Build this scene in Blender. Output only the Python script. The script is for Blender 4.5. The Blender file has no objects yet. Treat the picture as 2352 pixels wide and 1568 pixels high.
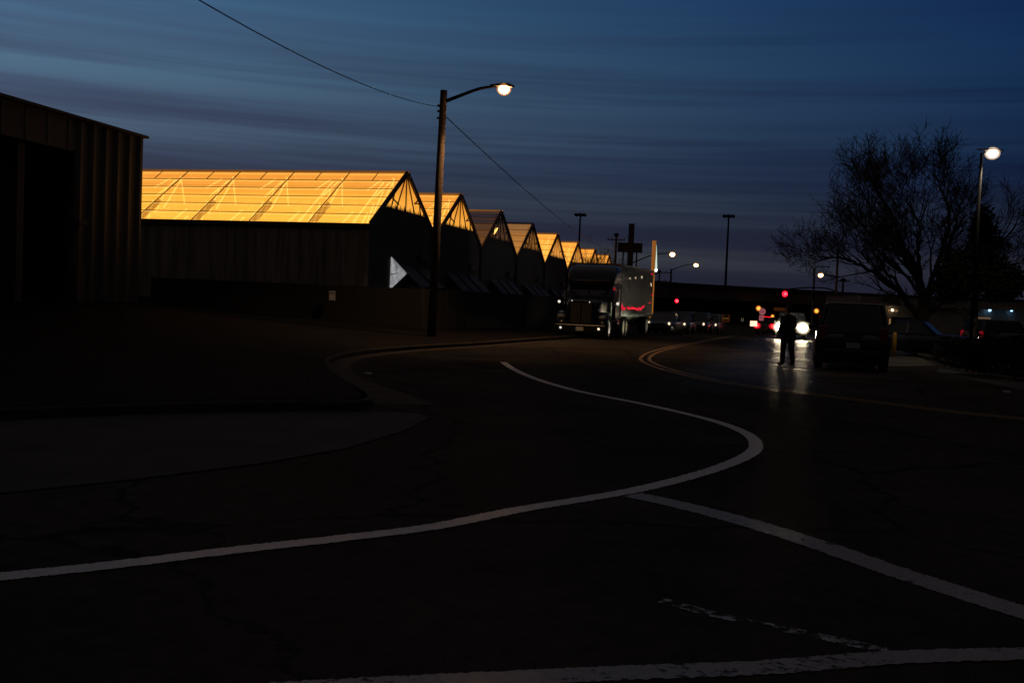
import bpy, math, random
from mathutils import Vector, Matrix
V = Vector
R = math.radians
S = bpy.context.scene
COL = S.collection
random.seed(11)

# ------------------------------------------------------------------ camera
CAM_P, CAM_T, CAM_F, CAM_Z = 0.04106, 0.04035, 2331.0, 1.6      # pitch, roll, focal length (2352 px wide frame), eye height
_F = V((0, math.cos(CAM_P), -math.sin(CAM_P)))
_U0 = V((0, math.sin(CAM_P), math.cos(CAM_P)))
_R0 = V((1, 0, 0))
_R = math.cos(CAM_T) * _R0 + math.sin(CAM_T) * _U0
_U = -math.sin(CAM_T) * _R0 + math.cos(CAM_T) * _U0
EYE = V((0, 0, CAM_Z))
cd = bpy.data.cameras.new('camera'); cam = bpy.data.objects.new('camera', cd); COL.objects.link(cam)
m = Matrix((( _R.x, _U.x, -_F.x, 0), (_R.y, _U.y, -_F.y, 0), (_R.z, _U.z, -_F.z, CAM_Z), (0, 0, 0, 1)))
cam.matrix_world = m
cd.sensor_width = 36.0; cd.lens = 36.0 * CAM_F / 2352.0
cd.clip_start = 0.1; cd.clip_end = 6000
S.camera = cam


def at(u, v, Y):
    """world point seen at photo point (u, v) of a 2352x1568 frame, at world depth Y"""
    d = _R * ((u - 1176) / CAM_F) + _U * (-(v - 784) / CAM_F) + _F
    return EYE + d * (Y / d.y)


def gz(y):
    """the street falls gently away beyond forty metres"""
    t = min(max((y - 38) / 100.0, 0), 1)
    return -1.25 * (t * t * (3 - 2 * t))


def gnd(u, v):
    d = _R * ((u - 1176) / CAM_F) + _U * (-(v - 784) / CAM_F) + _F
    z = 0.0
    for _ in range(30):
        p = EYE + d * ((z - CAM_Z) / d.z)
        z = gz(p.y)
    return V((p.x, p.y, z))


# ------------------------------------------------------------------ materials
def nodes(name):
    mt = bpy.data.materials.new(name); mt.use_nodes = True
    nt = mt.node_tree
    return mt, nt, nt.nodes, nt.links


def mat(name, col, rough=.6, metal=0., var=.25, scale=3., bump=0., bscale=30., coat=0., stretch=(1, 1, 1), emit=None, estr=0., spec=.5):
    mt, nt, N, L = nodes(name)
    b = N['Principled BSDF']
    tc = N.new('ShaderNodeTexCoord'); mp = N.new('ShaderNodeMapping'); mp.inputs['Scale'].default_value = stretch
    L.new(tc.outputs['Object'], mp.inputs['Vector'])
    nz = N.new('ShaderNodeTexNoise'); nz.inputs['Scale'].default_value = scale; nz.inputs['Detail'].default_value = 6; nz.inputs['Roughness'].default_value = .65
    L.new(mp.outputs[0], nz.inputs['Vector'])
    cr = N.new('ShaderNodeValToRGB')
    cr.color_ramp.elements[0].position = .3; cr.color_ramp.elements[1].position = .7
    cr.color_ramp.elements[0].color = [c * (1 - var) for c in col] + [1]
    cr.color_ramp.elements[1].color = [min(1, c * (1 + var)) for c in col] + [1]
    L.new(nz.outputs['Fac'], cr.inputs[0]); L.new(cr.outputs[0], b.inputs['Base Color'])
    b.inputs['Roughness'].default_value = rough; b.inputs['Metallic'].default_value = metal
    b.inputs['Coat Weight'].default_value = coat * .6
    b.inputs['Specular IOR Level'].default_value = spec
    if bump:
        n2 = N.new('ShaderNodeTexNoise'); n2.inputs['Scale'].default_value = bscale; n2.inputs['Detail'].default_value = 5
        L.new(mp.outputs[0], n2.inputs['Vector'])
        bp = N.new('ShaderNodeBump'); bp.inputs['Strength'].default_value = bump; bp.inputs['Distance'].default_value = .02
        L.new(n2.outputs['Fac'], bp.inputs['Height']); L.new(bp.outputs[0], b.inputs['Normal'])
    if emit:
        b.inputs['Emission Color'].default_value = (*emit, 1); b.inputs['Emission Strength'].default_value = estr
    return mt


def glow(name, col, s):
    mt, nt, N, L = nodes(name)
    N.remove(N['Principled BSDF'])
    e = N.new('ShaderNodeEmission'); e.inputs[0].default_value = (*col, 1); e.inputs[1].default_value = s
    tc = N.new('ShaderNodeTexCoord'); nz = N.new('ShaderNodeTexNoise'); nz.inputs['Scale'].default_value = 9
    L.new(tc.outputs['Object'], nz.inputs['Vector'])
    mr = N.new('ShaderNodeMapRange'); mr.inputs['To Min'].default_value = s * .8; mr.inputs['To Max'].default_value = s * 1.2
    L.new(nz.outputs['Fac'], mr.inputs['Value']); L.new(mr.outputs[0], e.inputs[1])
    L.new(e.outputs[0], N['Material Output'].inputs[0])
    return mt


def glass(name='dark_glass', col=(.012, .014, .018), rough=.06):
    return mat(name, col, rough, 0, .2, 2, coat=.6)


def halo(name, col, s, trans):
    mt, nt, N, L = nodes(name)
    N.remove(N['Principled BSDF'])
    e = N.new('ShaderNodeEmission'); e.inputs[0].default_value = (*col, 1); e.inputs[1].default_value = s
    tc = N.new('ShaderNodeTexCoord'); nz = N.new('ShaderNodeTexNoise'); nz.inputs['Scale'].default_value = 6; L.new(tc.outputs['Object'], nz.inputs['Vector'])
    mr = N.new('ShaderNodeMapRange'); mr.inputs['To Min'].default_value = trans - .08; mr.inputs['To Max'].default_value = trans + .08; L.new(nz.outputs['Fac'], mr.inputs['Value'])
    t = N.new('ShaderNodeBsdfTransparent'); m_ = N.new('ShaderNodeMixShader'); L.new(mr.outputs[0], m_.inputs[0])
    L.new(e.outputs[0], m_.inputs[1]); L.new(t.outputs[0], m_.inputs[2]); L.new(m_.outputs[0], N['Material Output'].inputs[0])
    return mt


def asphalt():
    mt, nt, N, L = nodes('asphalt')
    b = N['Principled BSDF']
    g = N.new('ShaderNodeNewGeometry')
    def noise(sc, det=6, ro=.6, mpv=None):
        n = N.new('ShaderNodeTexNoise'); n.inputs['Scale'].default_value = sc; n.inputs['Detail'].default_value = det; n.inputs['Roughness'].default_value = ro
        if mpv:
            mp = N.new('ShaderNodeMapping'); mp.inputs['Scale'].default_value = mpv
            L.new(g.outputs['Position'], mp.inputs['Vector']); L.new(mp.outputs[0], n.inputs['Vector'])
        else:
            L.new(g.outputs['Position'], n.inputs['Vector'])
        return n
    big = noise(.35, 5); mid = noise(6, 6, .7); fine = noise(90, 4, .8)
    mx = N.new('ShaderNodeMath'); mx.operation = 'MULTIPLY'; L.new(big.outputs['Fac'], mx.inputs[0]); L.new(mid.outputs['Fac'], mx.inputs[1])
    cr = N.new('ShaderNodeValToRGB'); cr.color_ramp.elements[0].position = .12; cr.color_ramp.elements[1].position = .42
    cr.color_ramp.elements[0].color = (.024, .021, .020, 1); cr.color_ramp.elements[1].color = (.062, .054, .049, 1)
    L.new(mx.outputs[0], cr.inputs[0])
    gr = N.new('ShaderNodeMapRange'); gr.inputs['From Min'].default_value = .3; gr.inputs['From Max'].default_value = .7; gr.inputs['To Min'].default_value = .45; gr.inputs['To Max'].default_value = 1.7
    L.new(fine.outputs['Fac'], gr.inputs['Value'])
    gm = N.new('ShaderNodeMix'); gm.data_type = 'RGBA'; gm.blend_type = 'MULTIPLY'; gm.inputs['Factor'].default_value = 1
    L.new(cr.outputs[0], gm.inputs['A']); L.new(gr.outputs[0], gm.inputs['B'])
    # cracks sealed with dark tar
    vo = N.new('ShaderNodeTexVoronoi'); vo.feature = 'DISTANCE_TO_EDGE'; vo.inputs['Scale'].default_value = .22
    wob = noise(1.3, 4)
    vm = N.new('ShaderNodeVectorMath'); vm.operation = 'MULTIPLY_ADD'
    vm.inputs[1].default_value = (.9, .9, 0); L.new(wob.outputs['Color'], vm.inputs[0]); L.new(g.outputs['Position'], vm.inputs[2])
    L.new(vm.outputs[0], vo.inputs['Vector'])
    lt = N.new('ShaderNodeMath'); lt.operation = 'LESS_THAN'; lt.inputs[1].default_value = .006; L.new(vo.outputs['Distance'], lt.inputs[0])
    mc = N.new('ShaderNodeMix'); mc.data_type = 'RGBA'; L.new(lt.outputs[0], mc.inputs['Factor']); L.new(gm.outputs['Result'], mc.inputs['A'])
    mc.inputs['B'].default_value = (.022, .020, .019, 1)
    L.new(mc.outputs['Result'], b.inputs['Base Color'])
    rr = N.new('ShaderNodeMapRange'); rr.inputs['From Min'].default_value = .35; rr.inputs['From Max'].default_value = .65
    rr.inputs['To Min'].default_value = ROAD_R[0]; rr.inputs['To Max'].default_value = ROAD_R[1]
    L.new(big.outputs['Fac'], rr.inputs['Value']); L.new(rr.outputs[0], b.inputs['Roughness'])
    bp = N.new('ShaderNodeBump'); bp.inputs['Strength'].default_value = .35; bp.inputs['Distance'].default_value = .006
    L.new(fine.outputs['Fac'], bp.inputs['Height'])
    bands = noise(1.0, 3, .5, (.5, 1.6, 1))
    b2 = N.new('ShaderNodeBump'); b2.inputs['Strength'].default_value = .5; b2.inputs['Distance'].default_value = .05
    L.new(bands.outputs['Fac'], b2.inputs['Height']); L.new(bp.outputs[0], b2.inputs['Normal'])
    L.new(b2.outputs[0], b.inputs['Normal'])
    df = N.new('ShaderNodeBsdfDiffuse'); df.inputs['Roughness'].default_value = .6
    L.new(mc.outputs['Result'], df.inputs['Color']); L.new(b2.outputs[0], df.inputs['Normal'])
    gs = N.new('ShaderNodeBsdfGlossy'); gs.inputs['Color'].default_value = (1, .93, .86, 1); L.new(rr.outputs[0], gs.inputs['Roughness']); L.new(b2.outputs[0], gs.inputs['Normal'])
    # a damp, tyre-polished strip along the oncoming lane: distance from the lane line on the ground
    sx = N.new('ShaderNodeSeparateXYZ'); L.new(g.outputs['Position'], sx.inputs[0])
    def ma(op, a, b=None):
        n = N.new('ShaderNodeMath'); n.operation = op
        for i, x in enumerate((a, b)):
            if x is None: continue
            if isinstance(x, (int, float)): n.inputs[i].default_value = x
            else: L.new(x, n.inputs[i])
        return n.outputs[0]
    lane = ma('ABSOLUTE', ma('SUBTRACT', sx.outputs['X'], ma('MULTIPLY', sx.outputs['Y'], .276)))
    wm = N.new('ShaderNodeMapRange'); wm.interpolation_type = 'SMOOTHSTEP'; wm.inputs['From Min'].default_value = 4.0; wm.inputs['From Max'].default_value = .8
    L.new(ma('ADD', lane, ma('MULTIPLY', mid.outputs['Fac'], 1.2)), wm.inputs['Value'])
    wy = N.new('ShaderNodeMapRange'); wy.interpolation_type = 'SMOOTHSTEP'; wy.inputs['From Min'].default_value = 17; wy.inputs['From Max'].default_value = 30
    L.new(sx.outputs['Y'], wy.inputs['Value'])
    wet = N.new('ShaderNodeMapRange'); wet.inputs['To Min'].default_value = .007; wet.inputs['To Max'].default_value = .22
    L.new(ma('MULTIPLY', wm.outputs[0], wy.outputs[0]), wet.inputs['Value'])
    mxs = N.new('ShaderNodeMixShader'); L.new(wet.outputs[0], mxs.inputs[0]); L.new(df.outputs[0], mxs.inputs[1]); L.new(gs.outputs[0], mxs.inputs[2])
    L.new(mxs.outputs[0], N['Material Output'].inputs[0])
    return mt


def paint(name, col, wear, rough=.38):
    """road paint, worn through to the asphalt by a noise mask"""
    mt, nt, N, L = nodes(name)
    b = N['Principled BSDF']; g = N.new('ShaderNodeNewGeometry')
    n1 = N.new('ShaderNodeTexNoise'); n1.inputs['Scale'].default_value = 14; n1.inputs['Detail'].default_value = 8; n1.inputs['Roughness'].default_value = .75
    n2 = N.new('ShaderNodeTexNoise'); n2.inputs['Scale'].default_value = 1.1; n2.inputs['Detail'].default_value = 4
    L.new(g.outputs['Position'], n1.inputs['Vector']); L.new(g.outputs['Position'], n2.inputs['Vector'])
    ad = N.new('ShaderNodeMath'); ad.operation = 'MULTIPLY_ADD'; ad.inputs[1].default_value = .6
    L.new(n2.outputs['Fac'], ad.inputs[0]); L.new(n1.outputs['Fac'], ad.inputs[2])
    cr = N.new('ShaderNodeValToRGB'); cr.color_ramp.elements[0].position = wear; cr.color_ramp.elements[1].position = wear + .07
    cr.color_ramp.elements[0].color = (0, 0, 0, 1); cr.color_ramp.elements[1].color = (1, 1, 1, 1)
    L.new(ad.outputs[0], cr.inputs[0])
    c2 = N.new('ShaderNodeValToRGB'); c2.color_ramp.elements[0].position = .35; c2.color_ramp.elements[1].position = .7
    c2.color_ramp.elements[0].color = [c * .75 for c in col] + [1]; c2.color_ramp.elements[1].color = list(col) + [1]
    L.new(n1.outputs['Fac'], c2.inputs[0]); L.new(c2.outputs[0], b.inputs['Base Color'])
    b.inputs['Roughness'].default_value = rough; b.inputs['Specular IOR Level'].default_value = .18
    n3 = N.new('ShaderNodeTexNoise'); n3.inputs['Scale'].default_value = 60; n3.inputs['Detail'].default_value = 5; L.new(g.outputs['Position'], n3.inputs['Vector'])
    bp = N.new('ShaderNodeBump'); bp.inputs['Strength'].default_value = .4; bp.inputs['Distance'].default_value = .006; L.new(n3.outputs['Fac'], bp.inputs['Height'])
    L.new(bp.outputs[0], b.inputs['Normal'])
    df = N.new('ShaderNodeBsdfDiffuse'); L.new(c2.outputs[0], df.inputs['Color']); L.new(bp.outputs[0], df.inputs['Normal'])
    gs = N.new('ShaderNodeBsdfGlossy'); gs.inputs['Roughness'].default_value = .25; gs.inputs['Color'].default_value = (1, .93, .86, 1); L.new(bp.outputs[0], gs.inputs['Normal'])
    pm = N.new('ShaderNodeMixShader'); pm.inputs[0].default_value = .11; L.new(df.outputs[0], pm.inputs[1]); L.new(gs.outputs[0], pm.inputs[2])
    tr = N.new('ShaderNodeBsdfTransparent'); mx = N.new('ShaderNodeMixShader')
    L.new(cr.outputs[0], mx.inputs[0]); L.new(tr.outputs[0], mx.inputs[1]); L.new(pm.outputs[0], mx.inputs[2])
    L.new(mx.outputs[0], N['Material Output'].inputs[0])
    return mt


def glow_glazing(name, lo, hi, z0, z1, s, trans, streak=.0):
    """greenhouse glazing lit from inside: a diffusing sheet brighter near the gutter, part of it see-through"""
    mt, nt, N, L = nodes(name)
    N.remove(N['Principled BSDF'])
    tc = N.new('ShaderNodeTexCoord'); sp = N.new('ShaderNodeSeparateXYZ'); L.new(tc.outputs['Object'], sp.inputs[0])
    mr = N.new('ShaderNodeMapRange'); mr.inputs['From Min'].default_value = z0; mr.inputs['From Max'].default_value = z1
    L.new(sp.outputs['Z'], mr.inputs['Value'])
    def nz(sc, stretch, det=5):
        mp = N.new('ShaderNodeMapping'); mp.inputs['Scale'].default_value = stretch; L.new(tc.outputs['Object'], mp.inputs['Vector'])
        n = N.new('ShaderNodeTexNoise'); n.inputs['Scale'].default_value = sc; n.inputs['Detail'].default_value = det; L.new(mp.outputs[0], n.inputs['Vector']); return n
    big = nz(.5, (1, 1, 1)); vert = nz(2.2, (1, 1, .12)); fin = nz(7, (.3, .12, 2.5))
    a1 = N.new('ShaderNodeMath'); a1.operation = 'MULTIPLY_ADD'; a1.inputs[1].default_value = .5; L.new(big.outputs['Fac'], a1.inputs[0]); L.new(mr.outputs[0], a1.inputs[2])
    a2 = N.new('ShaderNodeMath'); a2.operation = 'MULTIPLY_ADD'; a2.inputs[1].default_value = .22 + streak; L.new(vert.outputs['Fac'], a2.inputs[0]); L.new(a1.outputs[0], a2.inputs[2])
    a3 = N.new('ShaderNodeMath'); a3.operation = 'MULTIPLY_ADD'; a3.inputs[1].default_value = .18; L.new(fin.outputs['Fac'], a3.inputs[0]); L.new(a2.outputs[0], a3.inputs[2])
    cr = N.new('ShaderNodeValToRGB'); cr.color_ramp.elements[0].position = .38; cr.color_ramp.elements[1].position = 1.0
    e0, e1 = cr.color_ramp.elements; e0.color = (*lo, 1); e1.color = (*hi, 1)
    sc = N.new('ShaderNodeMath'); sc.operation = 'MULTIPLY'; sc.inputs[1].default_value = .72; L.new(a3.outputs[0], sc.inputs[0])
    L.new(sc.outputs[0], cr.inputs[0])
    em = N.new('ShaderNodeEmission'); em.inputs[1].default_value = s; L.new(cr.outputs[0], em.inputs[0])
    tr = N.new('ShaderNodeBsdfTransparent'); mx = N.new('ShaderNodeMixShader'); mx.inputs[0].default_value = trans
    gl = N.new('ShaderNodeBsdfGlossy'); gl.inputs['Roughness'].default_value = .15; gl.inputs['Color'].default_value = (.12, .12, .12, 1)
    L.new(em.outputs[0], mx.inputs[1]); L.new(tr.outputs[0], mx.inputs[2])
    ad = N.new('ShaderNodeAddShader'); L.new(mx.outputs[0], ad.inputs[0]); L.new(gl.outputs[0], ad.inputs[1])
    L.new(ad.outputs[0], N['Material Output'].inputs[0])
    return mt


ROAD_R = (.22, .40)
M = {}
M['asphalt'] = asphalt()
M['white_paint'] = paint('white_road_paint', (.62, .58, .57), .50)
M['white_worn'] = paint('worn_white_road_paint', (.30, .275, .26), .66)
M['white_thin'] = paint('flaked_white_road_paint', (.36, .34, .34), .80)
M['yellow_paint'] = paint('yellow_road_paint', (.28, .18, .07), .54)
M['dirt'] = mat('dark_soil', (.0075, .006, .005), .95, 0, .5, 1.2, .6, 12, spec=.05)
M['concrete'] = mat('pale_concrete', (.065, .056, .046), .9, 0, .25, 1.5, .25, 40)
M['kerb'] = mat('kerb_concrete', (.042, .032, .026), .9, 0, .3, 2.5, .25, 40, spec=.1)
M['apron'] = mat('apron_concrete', (.046, .044, .048), .9, 0, .25, .8, .25, 40, spec=.1)
M['dark_metal'] = mat('dark_wall_metal', (.055, .055, .06), .6, .1, .3, 2, 0, 10, 0, (1, 1, .15))
M['rib_metal'] = mat('ribbed_wall_metal', (.10, .088, .08), .5, .3, .3, 2.5, 0, 10, 0, (1, 1, .12))
M['black'] = mat('black_paint', (.012, .012, .013), .5)
M['fence'] = mat('black_fence_mesh', (.0045, .004, .004), .95, 0, .4, 8)
M['galv'] = mat('galvanised_siding', (.20, .18, .17), .6, .2, .6, 3, .1, 14, 0, (1, 1, .08))
M['endwall'] = mat('blue_black_end_wall', (.040, .042, .052), .7, 0, .3, 1.2, 0, 10, 0, (1, 1, .3))
M['frame_dark'] = mat('dark_aluminium_bar', (.05, .03, .02), .6)
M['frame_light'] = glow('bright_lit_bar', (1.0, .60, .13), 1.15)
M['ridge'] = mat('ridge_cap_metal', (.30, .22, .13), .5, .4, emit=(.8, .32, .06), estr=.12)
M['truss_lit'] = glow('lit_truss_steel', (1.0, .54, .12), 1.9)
M['truss_dark'] = mat('shadowed_truss_steel', (.06, .035, .02), .6)
M['curtain'] = halo('brown_shade_netting', (.16, .050, .006), .6, .42)
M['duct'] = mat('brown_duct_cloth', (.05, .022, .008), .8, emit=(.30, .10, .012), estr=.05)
LO, HI = (1.0, .43, .045), (.78, .275, .022)
M['glaz_bright'] = glow_glazing('lit_orange_glazing', LO, HI, 4.77, 7.7, 1.38, .40)
M['glaz_far'] = glow_glazing('lit_yellow_glazing', (1.0, .44, .060), (.92, .31, .032), 4.77, 7.9, 1.3, .25)
M['glaz_dim'] = glow_glazing('unlit_brown_glazing', (.15, .050, .009), (.020, .012, .014), 4.2, 7.4, 1.0, .35)
M['glaz_half'] = glow_glazing('half_lit_glazing', (.50, .19, .035), (.26, .115, .035), 4.77, 7.9, 1.0, .25)
M['gab_bright'] = glow_glazing('lit_gable_glazing', (1.0, .45, .06), (.55, .18, .015), 5.5, 8.6, 1.15, .2, .5)
M['gab_far'] = glow_glazing('far_gable_glazing', (.75, .32, .06), (.42, .15, .02), 5.5, 8.2, 1.15, .1, .5)
M['gab_dim'] = glow_glazing('unlit_gable_glazing', (.028, .015, .010), (.008, .007, .010), 5.5, 8.0, 1.0, .3, .4)
M['gab_half'] = glow_glazing('half_lit_gable_glazing', (.10, .040, .008), (.02, .010, .006), 5.5, 8.0, 1.0, .3, .5)
M['wood'] = mat('weathered_wood_pole', (.045, .027, .016), .9, 0, .4, 3, .4, 20, 0, (1, 1, .1))
M['pole_dark'] = mat('dark_steel_pole', (.008, .008, .009), .8, 0, spec=.08)
M['pole_grey'] = mat('grey_steel_pole', (.16, .16, .17), .5, .4)
M['wire'] = mat('black_cable_jacket', (.012, .012, .014), .7)
M['lamp_warm'] = glow('warm_lamp_lens', (1.0, .52, .20), 140)
M['lamp_white'] = glow('white_lamp_lens', (1.0, .82, .60), 12)
M['bowl_warm'] = halo('amber_refractor_bowl', (1.0, .40, .10), .9, .55)  # halo materials: coloured fringe of light round lamps, added as glowing shells
M['bowl_white'] = halo('pale_refractor_bowl', (1.0, .72, .48), .9, .55)
M['bowl_amber'] = halo('amber_globe_glass', (1.0, .30, .02), .8, .5)
M['bowl_red'] = halo('red_lens_glass', (1.0, .006, .02), .9, .45)
M['bowl_head'] = halo('headlight_cover_glass', (1.0, .80, .45), .7, .55)
M['red_core'] = glow('red_lamp_core', (1.0, .09, .11), 2.6)
M['lamp_far'] = glow('far_lamp_lens', (1.0, .66, .30), 40)
M['lamp_amber'] = glow('amber_lamp_glass', (1.0, .50, .09), 2.4)
M['red_lamp'] = glow('red_signal_lens', (1.0, .004, .012), 9)
M['tail_red'] = glow('red_tail_lens', (1.0, .004, .010), 9)
M['red_soft'] = glow('dim_red_lens', (1.0, .02, .05), .9)
M['red_faint'] = glow('faint_red_lens', (1.0, .02, .04), .16)
M['head'] = glow('bright_headlight_lens', (1.0, .88, .62), 260)
M['head_dim'] = glow('dimmer_headlight_lens', (1.0, .85, .6), 40)
M['glint'] = glow('lamp_glint_lens', (1.0, .74, .50), 1.3)  # light caught by lenses and trim, put in as a weak glow
M['glint_w'] = glow('chrome_glint', (1.0, .9, .78), .8)  # chrome reflections painted as emission
M['blue_lamp'] = glow('small_blue_lamp', (.25, .6, 1.0), 9)
M['porch'] = glow('porch_lamp_glass', (1.0, .66, .35), 6)
M['sign_lit'] = glow('lit_sign_face', (1.0, .62, .42), 1.6)
M['uplight'] = glow('white_uplight', (.85, 1.0, .90), 8)
M['chrome'] = mat('chrome', (.13, .13, .13), .15, 1.0, .1)
M['rubber'] = mat('tyre_rubber', (.015, .015, .016), .8)
M['rim'] = mat('wheel_rim_alloy', (.25, .25, .26), .35, .9)
M['glass'] = glass()
M['navy'] = mat('navy_truck_paint', (.006, .008, .018), .3, 0, .2, 2, coat=.25, spec=.3)
M['trailer'] = mat('trailer_aluminium', (.14, .137, .148), .32, .6, .5, 2.5, .12, 3, 0, (1, 1, .06))
M['trailer_front'] = mat('trailer_front_panel', (.16, .12, .08), .6, .1)
M['bark'] = mat('bark', (.045, .036, .030), .9, 0, .4, 6, .5, 20)
M['bark_warm'] = mat('bare_twig_bark', (.05, .038, .028), .9, 0, .4, 6)
M['needle'] = mat('dark_conifer_needles', (.006, .007, .005), .9, 0, .5, 2, spec=.05)
M['bush'] = mat('dark_shrub_leaves', (.008, .007, .005), .9, 0, .5, 2, spec=.05)
M['grass'] = mat('dry_winter_grass', (.022, .016, .011), .95, 0, .5, 5, .5, 30, spec=.05)
M['bridge'] = mat('bridge_concrete', (.05, .043, .042), .85, 0, .3, .3)
M['bridge_dark'] = mat('bridge_parapet', (.012, .012, .015), .9)
M['brown_sign'] = mat('dark_sign_face', (.02, .018, .02), .7)
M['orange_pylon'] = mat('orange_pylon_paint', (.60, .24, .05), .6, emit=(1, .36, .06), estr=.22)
M['white_wall'] = mat('pale_stucco', (.16, .15, .145), .85, 0, .2, 1)
M['box_white'] = mat('white_cabinet_paint', (.34, .35, .38), .6)
M['skin'] = mat('skin', (.35, .22, .16), .5)
M['coat'] = mat('black_coat_cloth', (.010, .010, .011), .9)
M['trousers'] = mat('dark_trousers_cloth', (.014, .014, .016), .9)
M['yellow_post'] = mat('yellow_bollard_paint', (.40, .22, .03), .6)


# ------------------------------------------------------------------ mesh builder
class MB:
    def __init__(s):
        s.v = []; s.f = []

    def add(s, vs, fs):
        o = len(s.v); s.v += [V(x) for x in vs]; s.f += [tuple(i + o for i in q) for q in fs]

    def quad(s, *p):
        s.add(p, [tuple(range(len(p)))])

    def box(s, c, d, rot=None, taper=1.0):
        c = V(c); h = V(d) / 2
        vs = []
        for sz in (-1, 1):
            k = taper if sz > 0 else 1.0
            for sx, sy in ((-1, -1), (1, -1), (1, 1), (-1, 1)):
                p = V((sx * h.x * k, sy * h.y * k, sz * h.z))
                if rot is not None:
                    p = rot @ p
                vs.append(c + p)
        s.add(vs, [(3, 2, 1, 0), (4, 5, 6, 7), (0, 1, 5, 4), (1, 2, 6, 5), (2, 3, 7, 6), (3, 0, 4, 7)])

    def bar(s, p, q, w, h=None, up=(0, 0, 1)):
        p, q = V(p), V(q); h = h or w
        d = (q - p).normalized(); up = V(up)
        x = d.cross(up)
        if x.length < 1e-4:
            x = d.cross(V((1, 0, 0)))
        x.normalize(); y = x.cross(d)
        vs = [a + x * (sx * w / 2) + y * (sy * h / 2) for a in (p, q) for sx, sy in ((-1, -1), (1, -1), (1, 1), (-1, 1))]
        s.add(vs, [(3, 2, 1, 0), (4, 5, 6, 7), (0, 1, 5, 4), (1, 2, 6, 5), (2, 3, 7, 6), (3, 0, 4, 7)])

    def tube(s, pts, rad, n=8, cap=True):
        pts = [V(p) for p in pts]
        if not isinstance(rad, (list, tuple)):
            rad = [rad] * len(pts)
        rings = []; ref = None
        for i, p in enumerate(pts):
            d = (pts[min(i + 1, len(pts) - 1)] - pts[max(i - 1, 0)])
            if d.length < 1e-7: d = V((0, 0, 1))
            d.normalize()
            if ref is None:
                ref = d.orthogonal().normalized()
            ref = (ref - d * ref.dot(d))
            if ref.length < 1e-5: ref = d.orthogonal()
            ref.normalize(); b = d.cross(ref)
            rings.append([p + (ref * math.cos(2 * math.pi * k / n) + b * math.sin(2 * math.pi * k / n)) * rad[i] for k in range(n)])
        s.loft(rings, cap)

    def loft(s, rings, cap=True):
        n = len(rings[0]); vs = [p for r in rings for p in r]; fs = []
        for i in range(len(rings) - 1):
            for k in range(n):
                a = i * n + k; b = i * n + (k + 1) % n
                fs.append((a, b, b + n, a + n))
        if cap:
            fs.append(tuple(reversed(range(n)))); fs.append(tuple(range((len(rings) - 1) * n, len(rings) * n)))
        s.add(vs, fs)

    def cyl(s, c, axis, r, l, n=20):
        c = V(c); a = V(axis).normalized() * (l / 2)
        s.tube([c - a, c + a], r, n)

    def ball(s, c, r, n=10, m=7, sc=(1, 1, 1)):
        rings = []
        for i in range(m + 1):
            t = math.pi * i / m
            rr = max(math.sin(t), .02)
            rings.append([V(c) + V((r * sc[0] * rr * math.cos(2 * math.pi * k / n), r * sc[1] * rr * math.sin(2 * math.pi * k / n), r * sc[2] * -math.cos(t))) for k in range(n)])
        s.loft(rings)

    def prism(s, poly, a, b):
        """poly: list of points; extrude by vector from offset a to b"""
        n = len(poly); lo = [V(p) + V(a) for p in poly]; hi = [V(p) + V(b) for p in poly]
        s.loft([lo, hi])

    def build(s, name, material, parent=None, smooth=False, loc=None, rotz=0):
        me = bpy.data.meshes.new(name)
        me.from_pydata([tuple(p) for p in s.v], [], s.f)
        me.materials.append(material)
        if smooth:
            me.polygons.foreach_set('use_smooth', [True] * len(me.polygons))
        o = bpy.data.objects.new(name, me); COL.objects.link(o)
        if parent: o.parent = parent
        if loc is not None: o.location = loc
        o.rotation_euler.z = rotz
        return o


def bevel(o, w=.03, seg=2):
    md = o.modifiers.new('bevel', 'BEVEL'); md.width = w; md.segments = seg; md.limit_method = 'ANGLE'; md.angle_limit = R(40)
    return o


def tag(o, label=None, cat=None, group=None, kind=None):
    if label: o['label'] = label
    if cat: o['category'] = cat
    if group: o['group'] = group
    if kind: o['kind'] = kind
    return o


def thing(name, label, cat, loc=(0, 0, 0), rotz=0., group=None):
    o = bpy.data.objects.new(name, None); COL.objects.link(o)
    o.location = loc; o.rotation_euler.z = rotz; o.empty_display_size = .2
    return tag(o, label, cat, group)


def dup(root, loc, rotz, label, group=None):
    def cp(o, par):
        c = o.copy(); COL.objects.link(c)
        if par: c.parent = par
        for ch in list(o.children): cp(ch, c)
        return c
    r = cp(root, None); r.location = loc; r.rotation_euler.z = rotz; r['label'] = label
    if group: r['group'] = group
    return r


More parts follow.
